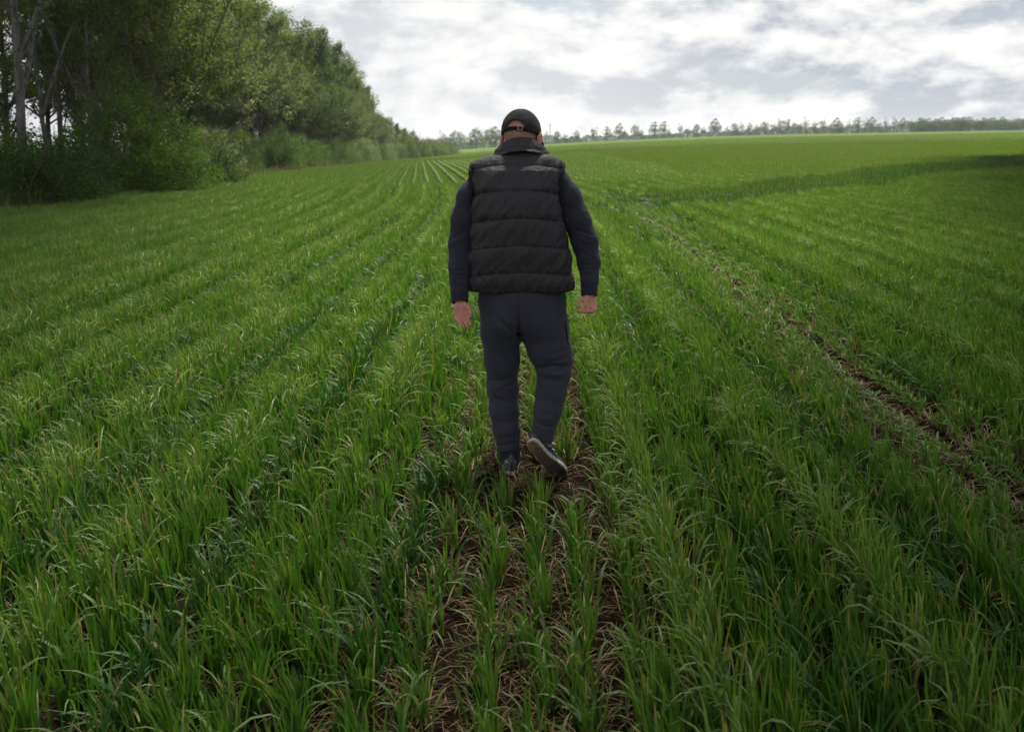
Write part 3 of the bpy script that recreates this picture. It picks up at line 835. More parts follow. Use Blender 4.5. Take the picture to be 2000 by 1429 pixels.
V, Qd = surface(strap, HEADC - .15, HEADC + .15, .0022, B=12); st = child('strap', V, Qd, M_trim, cap_o, base=ROOT)
def buckle(P):
    c = hl(P) - [0, -.008, .022]
    d = cring(c, -.0365, -.0135, .0045, .0016, .12, .34)
    ang = np.arctan2(c[..., 0], -c[..., 1])
    return np.maximum(d, -np.maximum(np.abs(c[..., 2] + .025) - .0062, np.abs(ang - .23) * .09 - .0048))
V, Qd = surface(buckle, HEADC - .15, HEADC + .15, .0014, B=12)
M_brass, t_, b2 = mat('worn brass'); b2.inputs['Base Color'].default_value = (.20, .17, .12, 1); b2.inputs['Metallic'].default_value = .7; b2.inputs['Roughness'].default_value = .5
child('buckle', V, Qd, M_brass, cap_o, sm=0)
def sweatband(P):
    c = hl(P) - [0, -.008, .022]; ang = np.arctan2(c[..., 0], -c[..., 1])
    d = np.abs(ell(c, (0, 0, 0), CR - .001)) - .0028
    zb = -.022 - .008 * np.cos(ang)
    d = np.maximum(d, np.maximum(zb - c[..., 2] - .002, c[..., 2] - zb - .012))
    return np.maximum(d, (.40 - np.abs(ang)) * .09)
V, Qd = surface(sweatband, HEADC - .15, HEADC + .15, .0024, B=12); child('edge_band', V, Qd, M_trim, cap_o)
def bill(P):
    c = hl(P) - [0, -.008, .022]
    x, y, z = c[..., 0], c[..., 1], c[..., 2]
    top = -.020 + .0 * x - .15 * x * x / .09 - (y - .09) * .22
    out = np.sqrt((x / .100) ** 2 + ((y - .075) / .105) ** 2) - 1
    d = np.maximum(np.abs(z - top) - .0020, out * .09)
    return np.maximum(d, -ell(c, (0, 0, 0), CR - .002))
V, Qd = surface(bill, HEADC - .22, HEADC + .22, .0028, B=12); child('bill', V, Qd, M_cap, cap_o)
V, Qd = surface(lambda P: ell(hl(P) - [0, -.008, .022], (0, 0, .1075), (.008, .008, .0045)), HEADC + HEADR @ [0, -.008, .129] - .02, HEADC + HEADR @ [0, -.008, .129] + .02, .0012, B=8)
child('button', V, Qd, M_cap, cap_o)

# ---- sweater (arms, cuffs; the torso is under the vest)
def rr(px): return px * MM
cuffL = [(p(897.5, 574, 4.785), rr(17.2)), (p(898.5, 590, 4.768), rr(16.2))]
cuffR = [(p(1151, 554, 4.80), rr(16.5)), (p(1150.5, 577, 4.782), rr(15.6))]
armL = [(p(940, 356, 4.905), rr(25)), (p(921, 385, 4.90), rr(28)), (p(908, 430, 4.885), rr(26.5)), (p(901, 478, 4.875), rr(25.5)), (p(898, 525, 4.83), rr(21.5)), (p(897, 570, 4.79), rr(17.8))]
armR = [(p(1083, 350, 4.905), rr(26)), (p(1106, 385, 4.90), rr(28)), (p(1127, 430, 4.885), rr(26.5)), (p(1142, 472, 4.875), rr(25.5)), (p(1150, 512, 4.845), rr(21.8)), (p(1151.5, 550, 4.805), rr(17.8))]
wrk = []
for (cx, cy, Y) in ((898, 478, 4.81), (1143, 470, 4.81)):
    for k in range(5):
        oy = (k - 2) * 9 + 4
        wrk.append((p(cx - 24 + 7 * (k % 2), cy + oy + (6 if cx < 1000 else -9), Y + .02), p(cx + 22 - 9 * ((k + 1) % 2), cy + oy * (1.35 - .2 * (k % 3)) + (-8 if cx < 1000 else 8), Y - .0), (.006, .0035, .005, .003, .005)[k], (.008, .006, .009, .006, .007)[k]))
for (cx, cy, Y) in ((897, 556, 4.76), (1151, 536, 4.77)):
    for k in range(4): wrk.append((p(cx - 17, cy - k * 9 + 3, Y), p(cx + 17, cy - k * 9 - 2, Y), .0035, .0065))
for (cx, cy, Y) in ((905, 395, 4.85), (1115, 395, 4.85)):
    for k in range(3): wrk.append((p(cx - 16, cy + k * 22, Y), p(cx + 10, cy + 26 + k * 20, Y - .02), .0035, .012))
def sweater(P):
    d = smin(chain(P, armL, .02), chain(P, armR, .02), .02)
    d = smin(d, ell(P, CH - [0, 0, .06], (.175, .12, .22)), .03)
    d = smin(d, chain(P, [(p(1019, 300, 4.945), .072), (p(1019, 285, 4.95), .068)]), .02)
    d = np.maximum(d, -(cone(P, p(1019, 300, 4.95), p(1020, 262, 4.97), .061, .062)))
    d = d + creases(P, wrk, .85)
    return d + .0045 * fbm(P[..., 0] * 13 + P[..., 2] * 9, P[..., 1] * 13, P[..., 2] * 24 - P[..., 0] * 10, seed=12, oct=3)
V, Qd = surface(sweater, (-.36, 4.6, .9), (.50, 5.15, 1.72), .0040)
sw = child('sweater', V, Qd, M_sweat, label='dark navy long-sleeved sweatshirt')
for c in (cuffL, cuffR):
    a, b = c[0][0], c[1][0]; axv = (b - a) / np.linalg.norm(b - a)
    def cuff(P, c=c, a=a, b=b, axv=axv):
        h = (P - a) @ axv
        d = cone(P, a, b, c[0][1] + .0012, c[1][1]); L_ = np.linalg.norm(b - a)
        d = np.maximum(d, np.maximum(-h - .014, h - L_ - .002))
        r = np.arctan2(P[..., 0] - a[0], P[..., 1] - a[1])
        d = d + .0006 * np.sin(r * 44)
        return np.maximum(d, -(cone(P, a - axv * .03, b + axv * .05, c[0][1] - .004, c[1][1] - .008)))
    V, Qd = surface(cuff, np.minimum(a, b) - .06, np.maximum(a, b) + .06, .0024, B=12)
    child('cuff', V, Qd, M_rib, sw)
print('sweater', round(time.time() - T00, 1))

# ---- vest
rows = [(289, 982, 1056), (297, 966, 1068), (303, 957, 1082), (308, 940, 1092), (313, 928, 1098), (320, 919, 1102), (332, 916, 1102), (350, 918, 1097), (375, 921, 1095), (400, 921, 1097), (430, 920, 1101),
        (460, 918, 1107), (485, 915, 1113), (515, 912, 1118), (540, 911, 1122), (560, 912.5, 1123.5), (572, 919, 1119)]
zt = []; xc = []; hw = []
for py, xl, xr in rows:
    a, b = p(xl, py, 4.88), p(xr, py, 4.88); zt.append((a[2] + b[2]) / 2); xc.append((a[0] + b[0]) / 2); hw.append((b[0] - a[0]) / 2)
zt, xc, hw = np.array(zt)[::-1], np.array(xc)[::-1], np.array(hw)[::-1]
zd = np.array([.90, .98, 1.15, 1.32, 1.44, 1.52, 1.57, 1.60, 1.63])
dd = np.array([.160, .170, .172, .170, .160, .138, .110, .085, .06])
yc_ = np.array([4.885, 4.88, 4.875, 4.88, 4.895, 4.91, 4.925, 4.93, 4.935])
TILT = 0.0
# seam heights on the middle of the back
seams = [p(1015, y_, 4.72)[2] for y_ in (573, 534, 481.5, 428, 373.5, 322.5, 296)]
def vest(P):
    x, y, z = P[..., 0], P[..., 1], P[..., 2]
    a = np.interp(z, zt, hw); c = np.interp(z, zt, xc); b = np.interp(z, zd, dd); yy = np.interp(z, zd, yc_)
    u = (x - c) / a; v = (y - yy) / b
    n = 2.7
    rr_ = (np.abs(u) ** n + np.abs(v) ** n) ** (1 / n)
    d = (rr_ - 1) * np.minimum(a, b) * .92
    # quilting
    zs = z + .026 * u * u - .004 * u + .0025 * vnoise(x * 9, y * 2, seed=61)
    s = np.zeros_like(z); e = np.full_like(z, 9.0)
    for lo_, hi_ in zip(seams[:-1], seams[1:]):
        t = np.clip((zs - lo_) / (hi_ - lo_), 0, 1); ins = (zs >= lo_) & (zs < hi_)
        sag = t ** 1.0
        pr = np.maximum(np.sin(math.pi * np.clip(t, 0, 1)), 0) ** .30 - .10 * np.sin(2 * math.pi * t)
        s = np.where(ins, pr, s)
        e = np.minimum(e, np.abs(zs - lo_))
    A = .0125 - .0045 * sstep(.6, 1.0, np.abs(u))
    d = d + A - A * s
    # puckers running away from each seam, and slanting drag folds across the panels
    near_s = np.exp(-(e / .020) ** 2)
    puck = fbm(x * 58, z * 8 + 4, y * 12, seed=71, oct=3)
    drag = fbm((x * .8 - z * .55) * 30, (z * .8 + x * .5) * 8, y * 6, seed=77, oct=3)
    d = d - .0085 * puck * near_s - .0095 * drag * (1 - .5 * near_s) * sstep(1.62, 1.5, z)
    # bottom hem is gathered
    gat = sstep(seams[0] + .05, seams[0], z)
    d = d + .004 * gat * np.sin(x * 150 + 3 * vnoise(x * 20, y * 20, seed=5)) * .6
    d = np.maximum(d, seams[0] - .006 - z + .010 * u * u * 0 - .004 * vnoise(x * 14, y * 14, seed=9))
    d = np.maximum(d, z - (NECK[2] + .035))
    # flat armhole edges
    d = -smin(-d, -(np.abs(x - c) - np.interp(z, [1.30, 1.42, 1.53, 1.60], [.5, .236, .2305, .222])), .01)
    # hollow at the neck
    d = np.maximum(d, -cone(P, NECK - [0, 0, .05], NECK + [0, .01, .12], .070, .080))
    return d
def a_arm(z): return .25
def vest_fix(P): return vest(P)
V, Qd = surface(vest, (-.30, 4.66, .86), (.42, 5.12, 1.70), .0036)
ve = child('vest', V, Qd, M_vest, label='black quilted sleeveless vest with six padded rows')
# stitched seam lines sit in the grooves
# ---- armhole piping
def ring_pts(side):
    out = []
    cx = np.interp(1.45, zt, xc)
    for k in range(25):
        an = 2 * math.pi * k / 24
        z = 1.415 + .135 * math.sin(an); y = 4.898 + .088 * math.cos(an)
        a = np.interp(z, zt, hw) + .001; c = np.interp(z, zt, xc)
        if z > 1.50: a = min(a, .229)
        out.append(np.array([c + side * (a - .006), y, z]))
    return out
for side in (-1, 1):
    rp = ring_pts(side)
    def piping(P, rp=rp):
        d = None
        for a, b in zip(rp[:-1], rp[1:]):
            c = cone(P, a, b, .0085, .0085); d = c if d is None else np.minimum(d, c)
        return d + .0015 * vnoise(P[..., 0] * 70, P[..., 1] * 70, P[..., 2] * 70, seed=4)
    A_ = np.array(rp); V, Qd = surface(piping, A_.min(0) - .03, A_.max(0) + .03, .0036); child('armhole_trim', V, Qd, M_trim, ve)
# ---- collar, folded over and slightly crumpled
def collar(P):
    x, y, z = P[..., 0], P[..., 1], P[..., 2]
    c0 = p(1018, 290, 4.935)
    dz = z - c0[2]
    lean = np.clip(dz, -.06, .06)
    q = np.sqrt(((x - c0[0]) / 1.16) ** 2 + ((y - c0[1] - .25 * lean)) ** 2)
    back = sstep(4.98, 4.88, y)
    rad = .094 - .42 * lean + .004 * vnoise(x * 22, y * 22, z * 30, seed=15)
    wall = np.abs(q - rad) - .0105 - .004 * np.exp(-((dz + .012 + .05 * (x - c0[0])) / .006) ** 2)
    top = .030 + .022 * back - .55 * np.maximum(np.abs(x - c0[0]) - .045, 0) * 1.0 + .0035 * vnoise(x * 25, 0 * x, seed=18)
    wall = -smin(-wall, -(dz - top), .008)
    wall = -smin(-wall, -(-.012 - 2.3 * (x - c0[0]) ** 2 - .16 * np.maximum(y - 4.86, 0) - dz), .006)
    wall = wall + creases(P, [(p(990, 291, 4.84), p(1012, 288, 4.83), .006, .005), (p(1012, 288, 4.83), p(1048, 292, 4.84), .005, .005), (p(1005, 296, 4.83), p(1026, 290, 4.83), -.004, .005),
                              (p(968, 300, 4.87), p(995, 287, 4.84), .005, .006), (p(1040, 285, 4.84), p(1064, 300, 4.87), .005, .006)])
    return wall
V, Qd = surface(collar, (-.14, 4.76, 1.50), (.22, 5.12, 1.70), .0030); child('collar', V, Qd, M_vest, ve)
print('vest', round(time.time() - T00, 1))

# ---- trousers
KP = MM * 1.03
legL = [(p(976, 600, 4.87), 39.5 * KP), (p(978, 650, 4.88), 37.5 * KP), (p(980.5, 700, 4.905), 33.5 * KP), (p(982, 755, 4.93), 30.2 * KP), (p(984.5, 800, 4.92), 28.3 * KP), (p(989.5, 840, 4.905), 25.6 * KP), (p(994.5, 872, 4.89), 21 * KP), (p(997, 890, 4.88), 17.8 * KP)]
legR = [(p(1062, 600, 4.87), 43.5 * KP), (p(1065, 645, 4.865), 44 * KP), (p(1073, 682, 4.865), 41.5 * KP), (p(1081, 706, 4.865), 35 * KP), (p(1082, 732, 4.845), 30.2 * KP), (p(1076.5, 765, 4.825), 28.2 * KP), (p(1070, 800, 4.805), 26.0 * KP), (p(1063, 832, 4.79), 23.6 * KP)]
cufl = [(p(997, 886, 4.88), 18 * KP), (p(998, 905, 4.87), 17 * KP)]
cufr = [(p(1062, 838, 4.785), 22.4 * KP), (p(1060.5, 862, 4.775), 18.5 * KP)]
fold = []
yb = 4.77
for a, b, am, wd in (
    ((1052, 719), (1078, 711), .012, .010), ((1078, 711), (1112, 716), .011, .009), ((1062, 728), (1110, 729), -.006, .010), ((1068, 705), (1108, 698), .005, .010), ((1056, 738), (1100, 742), .005, .012),
    ((1070, 690), (1108, 680), .004, .012), ((1085, 722), (1113, 712), .008, .006),
    ((1042, 826), (1062, 833), .005, .007), ((1062, 833), (1086, 838), .005, .006), ((1045, 818), (1085, 822), -.003, .007), ((1048, 806), (1084, 812), .003, .008)):
    fold.append((p(*a, yb + .02 if a[1] < 780 else 4.72), p(*b, yb + .02 if a[1] < 780 else 4.72), am, wd))
for a, b, am, wd in (
    ((965, 610), (1013, 655), .008, .014), ((958, 622), (1005, 690), -.006, .014), ((1013, 620), (1012, 655), .008, .010), ((950, 650), (985, 720), .004, .014),
    ((958, 745), (1008, 738), .006, .012), ((975, 762), (1012, 745), .006, .010), ((956, 775), (990, 785), .005, .010), ((968, 755), (1008, 760), -.004, .010), ((958, 735), (968, 752), .006, .010),
    ((972, 800), (984, 850), .004, .010), ((975, 870), (1008, 862), .005, .008), ((978, 880), (1010, 874), -.004, .006), ((980, 855), (1012, 848), .003, .009),
    ((1013, 577), (1012, 640), .009, .006)):
    fold.append((p(*a, yb + .03 if a[1] < 720 else 4.85), p(*b, yb + .03 if a[1] < 720 else 4.85), am, wd))
def trousers(P):
    L_ = chain(P, legL, .03); R_ = chain(P, legR, .03)
    d = smin(L_, R_, .035)
    hipc = p(1019.5, 592, 4.875)
    hp = ell(P, hipc + [0, -.005, .035], (84 * KP, .150, .17))
    d = smin(d, hp, .03)
    bl, br = p(988, 625, 4.80), p(1048, 622, 4.80)
    d = smin(d, ell(P, bl, (.085, .075, .085)), .04); d = smin(d, ell(P, br, (.092, .075, .09)), .04)
    d = d + creases(P, [(a, b, am * 1.3, wd * .95) for a, b, am, wd in fold])
    d = d + .0016 * fbm(P[..., 0] * 11, P[..., 1] * 11, P[..., 2] * 26, seed=33, oct=3)
    d = np.maximum(d, P[..., 2] - 1.02)
    return d
V, Qd = surface(trousers, (-.25, 4.50, .02), (.36, 5.12, 1.05), .0040)
tr = child('trousers', V, Qd, M_trous, label='dark slate jogging trousers')
for c in (cufl, cufr):
    a, b = c[0][0], c[1][0]; axv = (b - a) / np.linalg.norm(b - a)
    def cuff(P, c=c, a=a, b=b, axv=axv):
        h = (P - a) @ axv; L_ = np.linalg.norm(b - a)
        d = cone(P, a, b, c[0][1], c[1][1])
        d = np.maximum(d, np.maximum(-h - .014, h - L_ - .002))
        r = np.arctan2(P[..., 0] - a[0], P[..., 1] - a[1])
        return np.maximum(d, -(cone(P, a - axv * .03, b + axv * .05, c[0][1] - .007, c[1][1] - .008)))
    V, Qd = surface(cuff, np.minimum(a, b) - .07, np.maximum(a, b) + .07, .0028, B=12)
    child('leg_cuff', V, Qd, M_trous, tr)
# side pocket zip
pk = [p(1104, 612, 4.80), p(1106.5, 640, 4.80), p(1109.5, 668, 4.80)]
V, Qd = surface(lambda P: np.maximum(chain(P, [(q_, .0065) for q_ in pk], .01), np.abs(trousers(P)) - .0028), np.min(pk, 0) - .04, np.max(pk, 0) + .05, .0026, B=12)
if len(V): child('pocket_zip', V, Qd, M_trim, tr, sm=0)
print('trousers', round(time.time() - T00, 1))

# ---- shoes, in their own frame: x heel to toe, y to the side, z out of the foot top
def shoe_mats():
    g = lambda t: t.new('ShaderNodeTexCoord').outputs['Object']
    m1, t, b = mat('shoe upper mesh'); s_ = t.new('ShaderNodeSeparateXYZ'); t.l.new(g(t), s_.inputs[0])
    n = t.noise(g(t), 380, 3); n4 = t.noise(g(t), 40, 4)
    c = t.ramp(t.math('ADD', s_.outputs[0], t.math('MULTIPLY', n4, .02)), [(0, (.17, .165, .15)), (.075, (.11, .115, .11)), (.082, (.012, .030, .050)), (.16, (.008, .018, .032)), (.17, (.006, .007, .012))], 'LINEAR')
    t.l.new(t.mix(n, c, (.02, .02, .025)), b.inputs['Base Color']); b.inputs['Roughness'].default_value = .85
    bp = t.new('ShaderNodeBump'); bp.inputs['Distance'].default_value = .002; t.l.new(n, bp.inputs['Height']); t.l.new(bp.outputs[0], b.inputs['Normal'])
    m2, t, b = mat('midsole foam'); n = t.noise(g(t), 45, 5, .65)
    t.l.new(t.ramp(n, [(.35, (.16, .12, .09)), (.6, (.45, .42, .37))]), b.inputs['Base Color']); b.inputs['Roughness'].default_value = .7
    m3, t, b = mat('dirty outsole'); s_ = t.new('ShaderNodeSeparateXYZ'); t.l.new(g(t), s_.inputs[0]); n = t.noise(g(t), 30, 6, .65)
    c = t.ramp(t.math('ADD', s_.outputs[0], t.math('MULTIPLY', t.math('SUBTRACT', n, .5), .05)), [(0, (.33, .24, .085)), (.05, (.28, .20, .075)), (.065, (.17, .125, .095)), (.15, (.12, .085, .065)), (.23, (.040, .028, .022))])
    t.l.new(t.mix(n, c, (.035, .024, .018)), b.inputs['Base Color']); b.inputs['Roughness'].default_value = .8
    def flat(nm, c, r=.6):
        m, t, b = mat(nm); n = t.noise(g(t), 90, 4); t.l.new(t.mix(n, tuple(q * .8 for q in c), c), b.inputs['Base Color']); b.inputs['Roughness'].default_value = r; return m
    return m1, m2, m3, flat('pale blue print', (.22, .36, .42)), flat('white lace', (.55, .55, .56)), flat('navy piping', (.012, .022, .04))
MS = shoe_mats()
def shoe(name, M, L, label, sm=1.0, mirror=1):
    e = bpy.data.objects.new(name, None); COL.objects.link(e); e.parent = person; e.empty_display_size = .05
    e.matrix_parent_inverse = Matrix.Identity(4); e.matrix_local = Matrix.Translation(-ROOT) @ M; e['label'] = label
    xs_ = np.array([0, .004, .014, .035, .07, .12, .17, .22, .255, .278, .288, .290]) * L / .29
    ws_ = np.array([.004, .018, .029, .0365, .036, .0355, .043, .0495, .044, .031, .014, .003])
    cs_ = np.array([0, 0, 0, 0, -.001, -.002, 0, .003, .006, .008, .009, .009]) * mirror
    def W_(x): return np.interp(x, xs_, ws_), np.interp(x, xs_, cs_)
    def sole(P, z0=-.004, z1=.024, g_=0.0):
        x, y, z = P[..., 0], P[..., 1], P[..., 2]; w_, c_ = W_(x)
        d = np.maximum(np.abs(y - c_) - w_ - g_, np.maximum(-x - g_, x - L - g_)); spring = .012 * sstep(.20, .29, x)
        return -smin(-d, -np.maximum(z0 + spring - z, z - z1 - spring - .006 * sstep(.08, .0, x)), .006)
    def tread(P):
        x, y, z = P[..., 0], P[..., 1], P[..., 2]
        d = sole(P, -.0065, .003, -.0035)
        gx = np.minimum(np.abs(np.mod(x + .35 * np.abs(y), .017) - .0085), 1) ; return d + .0022 * np.exp(-(gx / .0022) ** 2) + .0012 * np.exp(-((np.mod(y, .014) - .007) / .0016) ** 2)
    def upper(P):
        x, y, z = P[..., 0], P[..., 1], P[..., 2]; w_, c_ = W_(x); w_ = w_ * np.interp(x, [0, .03, .3], [.93, .88, .90])
        H = np.interp(x, [0, .01, .05, .10, .14, .18, .24, .275, .29], [.060, .086, .080, .074, .078, .066, .046, .032, .014])
        zz = z - .014; n = 2.3
        sx = w_ * np.interp(zz, [0, .03, .075], [1, .97, .72])
        r = (np.abs((y - c_) / np.maximum(sx, .002)) ** n + (np.abs(np.maximum(zz, 0)) / H) ** (n + .8)) ** (1 / (n + .4))
        d = np.maximum((r - 1) * np.minimum(w_, .035), -zz)
        op = ell(P, (.058, 0, .100), (.042, .027, .040))
        return -smin(-d, op, .006)
    lo, hi = (-.012, -.065, -.015), (L + .015, .068, .115)
    def add(nm, f, m, h=.0028, par=e, s_=1):
        V, Qd = surface(f, lo, hi, h, B=12); V = relax(V, Qd, s_) if s_ else V
        return link(nm, mesh_np(nm, V, Qd, m), par)
    add('upper', upper, MS[0]); mid = add('midsole', sole, MS[1]); add('outsole', tread, MS[2], .0024, e, 0)
    add('piping', lambda P: np.maximum(np.abs(sole(P, .0165, .0215, .0013)), 0) - .0012, MS[5], .0022, mid, 0)
    # pale angular mark on both flanks of the heel
    def mark(P):
        u_ = np.abs(upper(P)) - .0014; x, y, z = P[..., 0], P[..., 1], P[..., 2]
        d2 = 9.0
        for a, b in (((.012, .062), (.050, .060)), ((.050, .060), (.062, .030)), ((.012, .062), (.062, .030))):
            a = np.array(a); b = np.array(b); ba = b - a; pa = np.stack([x, z], -1) - a; h_ = np.clip(pa @ ba / (ba @ ba), 0, 1)
            d2 = np.minimum(d2, np.sqrt(((pa - h_[..., None] * ba) ** 2).sum(-1)) - .0042)
        return np.maximum(np.maximum(u_, d2), .008 - np.abs(y))
    add('heel_mark', mark, MS[3], .0020, e, 0)
    def lace(P):
        d = 9.0
        for x0 in (.125, .145, .165, .185):
            h0 = .018 + np.interp(x0, [.10, .14, .18, .24], [.074, .078, .066, .046])
            d = np.minimum(d, chain(P, [(np.array([x0, -.022, h0 - .014]), .0024), (np.array([x0, 0, h0 + .001]), .0024), (np.array([x0 + .004, .022, h0 - .014]), .0024)]))
        if mirror > 0: return d
        d = np.minimum(d, chain(P, [(np.array([.125, .0, .093]), .0022), (np.array([.115, .028 * mirror, .094]), .0022), (np.array([.122, .052 * mirror, .080]), .0024)]))
        d = np.minimum(d, chain(P, [(np.array([.125, .0, .093]), .0022), (np.array([.100, .034 * mirror, .098]), .0022), (np.array([.095, .050 * mirror, .084]), .0032)]))
        return d
    add('lace', lace, MS[4], .0020, e, 0)
    def lining(P):
        op = ell(P, (.058, 0, .100), (.044, .029, .042)); return np.maximum(np.abs(op) - .0022, np.maximum(np.abs(upper(P)) - .004, .06 - P[..., 2]))
    add('ankle_collar', lining, MS[5], .0022, e, 0)
    return e
shoe('shoe', MR, LR, 'grey and navy running shoe with its muddy sole turned up', mirror=-1)
shoe('shoe', ML, LL, 'grey and navy running shoe planted on the soil', mirror=1)
print('shoes', round(time.time() - T00, 1))
# ------------------------------------------------------------------ trees and shrubs
def bark(name, c1, c2, bands=0.0):
    m, t, b = mat(name); g = t.new('ShaderNodeTexCoord').outputs['Object']
    n = t.noise(t.mapping(g, scale=(9, 9, 2.2)), 1, 7, .65, .4)
    c = t.ramp(n, [(.36, c1), (.62, c2)])
    if bands:
        n2 = t.noise(t.mapping(g, scale=(2.5, 2.5, 9)), 1, 5, .7, 1.2)
        s_ = t.new('ShaderNodeSeparateXYZ'); t.l.new(g, s_.inputs[0])
        low = t.ramp(t.math('ADD', t.math('MULTIPLY', s_.outputs[2], .2), t.math('MULTIPLY', n2, .5)), [(.45, (1, 1, 1)), (.85, (0, 0, 0))])
        k = t.math('MAXIMUM', t.ramp(n2, [(.56, (0, 0, 0)), (.62, (1, 1, 1))]), t.math('MULTIPLY', low, .75))
        c = t.mix(k, c, (.035, .03, .027))
    t.l.new(c, b.inputs['Base Color']); b.inputs['Roughness'].default_value = .9; b.inputs['Specular IOR Level'].default_value = .2
    bp = t.new('ShaderNodeBump'); bp.inputs['Distance'].default_value = .03; t.l.new(n, bp.inputs['Height']); t.l.new(bp.outputs[0], b.inputs['Normal'])
    return m
M_bark = bark('grey brown bark', (.040, .032, .026), (.13, .11, .095))
M_white = bark('pale poplar bark', (.075, .07, .064), (.17, .165, .15), 1)

def tube(pts, rad, k=6):
    pts = np.asarray(pts); n = len(pts); d = np.gradient(pts, axis=0); d /= np.linalg.norm(d, axis=1)[:, None] + 1e-9
    ref = np.array([0.3, .95, .1]) if abs(d[0, 2]) > .7 else np.array([0, 0, 1.])
    u = np.cross(d, ref); u /= np.linalg.norm(u, axis=1)[:, None] + 1e-9; v = np.cross(d, u)
    a = np.arange(k) * 2 * math.pi / k
    V = pts[:, None] + (u[:, None] * np.cos(a)[None, :, None] + v[:, None] * np.sin(a)[None, :, None]) * np.asarray(rad)[:, None, None]
    i = np.arange(n - 1)[:, None] * k + np.arange(k)[None]; j = np.arange(n - 1)[:, None] * k + (np.arange(k)[None] + 1) % k
    return V.reshape(-1, 3), np.stack([i, j, j + k, i + k], -1).reshape(-1, 4)
def tubes(lst):
    V = []; Q_ = []; o = 0
    for p_, r_, k in lst:
        v, q = tube(p_, r_, k); V.append(v); Q_.append(q + o); o += len(v)
    return np.concatenate(V), np.concatenate(Q_)
def leafquads(rng, C, size, cols, droop=.3, asp=.62):
    n = len(C); nrm = rng.normal(0, 1, (n, 3)); nrm[:, 2] = np.abs(nrm[:, 2]) + droop; nrm /= np.linalg.norm(nrm, axis=1)[:, None]
    a = rng.normal(0, 1, (n, 3)); a -= nrm * (a * nrm).sum(1)[:, None]; a /= np.linalg.norm(a, axis=1)[:, None]; b = np.cross(nrm, a)
    s = size * rng.uniform(.6, 1.35, n)[:, None]
    V = np.stack([C - a * s * .5, C - b * s * asp * .5 + a * s * .05, C + a * s * .5, C + b * s * asp * .5 + a * s * .05], 1).reshape(-1, 3)
    Q_ = np.arange(n * 4).reshape(-1, 4)
    return V, Q_, np.repeat(cols, 4, 0)
def grow(rng, start, d, L, r0, r1, n=7, wander=.12, up=.10):
    pts = [np.array(start, float)]; d = np.array(d, float)
    for i in range(n - 1):
        d = d + rng.normal(0, wander, 3) + [0, 0, up]; d /= np.linalg.norm(d); pts.append(pts[-1] + d * L / (n - 1))
    return np.array(pts), np.linspace(r0, r1, n)
def make_tree(seed, H, rt, hb, spread, nl, nleaf, lsize, c1, c2, wood_mat, leafm, name, fork=0, wind=(.22, 0, 0), tw=6, lclump=.17, seg=7, up=.10, inc=(.5, 1.05)):
    rng = np.random.default_rng(seed); W_ = []; tips = []
    tp, tr_ = grow(rng, (0, 0, -.3), (rng.normal(0, .04), rng.normal(0, .04), 1), H * .97, rt, rt * .18, 12, .05, .12)
    W_.append((tp, tr_, 10))
    stems = [(tp, tr_)]
    for f in range(fork):
        i = 3 + f; a = rng.uniform(0, 6.28)
        q, rr2 = grow(rng, tp[i], (math.cos(a) * .45, math.sin(a) * .45, 1), H * (1 - i / 12) * .92, tr_[i] * .75, .02, 9, .08, .10)
        W_.append((q, rr2, 8)); stems.append((q, rr2))
    for k in range(nl):
        sp, sr = stems[k % len(stems)]
        f = rng.uniform(0, 1) ** .85; z = hb + (H * .95 - hb) * f
        i = int(np.clip(np.searchsorted(sp[:, 2], z), 1, len(sp) - 1)); base = sp[i - 1] + (sp[i] - sp[i - 1]) * rng.random()
        a = k * 2.399 + rng.normal(0, .4); t = rng.uniform(*inc) * (1.1 - .45 * f)
        d = np.array([math.cos(a) * math.sin(t), math.sin(a) * math.sin(t), math.cos(t)]) + np.array(wind)
        L = spread * (1.05 - .62 * f ** 1.6) * rng.uniform(.6, 1.15)
        q, qr = grow(rng, base, d, L, max(.02, sr[i] * .5), .008, seg, .12, up); W_.append((q, qr, 5))
        for j in range(tw):
            m = rng.uniform(.25, 1.0); ii = min(int(m * (seg - 1)), seg - 2); b0 = q[ii] + (q[ii + 1] - q[ii]) * rng.random()
            dd_ = (q[ii + 1] - q[ii]); dd_ /= np.linalg.norm(dd_) + 1e-9; dd_ = dd_ + rng.normal(0, .55, 3) + np.array(wind) * .6
            s, sr2 = grow(rng, b0, dd_, L * rng.uniform(.18, .45), .009, .003, 4, .2, .05); W_.append((s, sr2, 3)); tips.append(s)
    S = np.array(tips); n = nleaf
    k = rng.integers(0, len(S), n); f = rng.uniform(.15, 1, n) * 3; ii = np.minimum(f.astype(int), 2); f = (f - ii)[:, None]
    C = S[k, ii] * (1 - f) + S[k, ii + 1] * f + rng.normal(0, lclump, (n, 3)) * [1, 1, .75]
    ck = rng.random(len(S))[k][:, None] ** 1.3 * .8 + rng.random((n, 1)) * .2
    cols = np.array(c1) * .8 * (1 - ck) + np.array(c2) * ck
    V, Q_ = tubes(W_); LV, LQ, LC = leafquads(rng, C, lsize, cols)
    return (mesh_np(name + '_trunk', V, Q_, wood_mat), mesh_np(name + '_crown', LV, LQ, leafm, False, cols=LC))
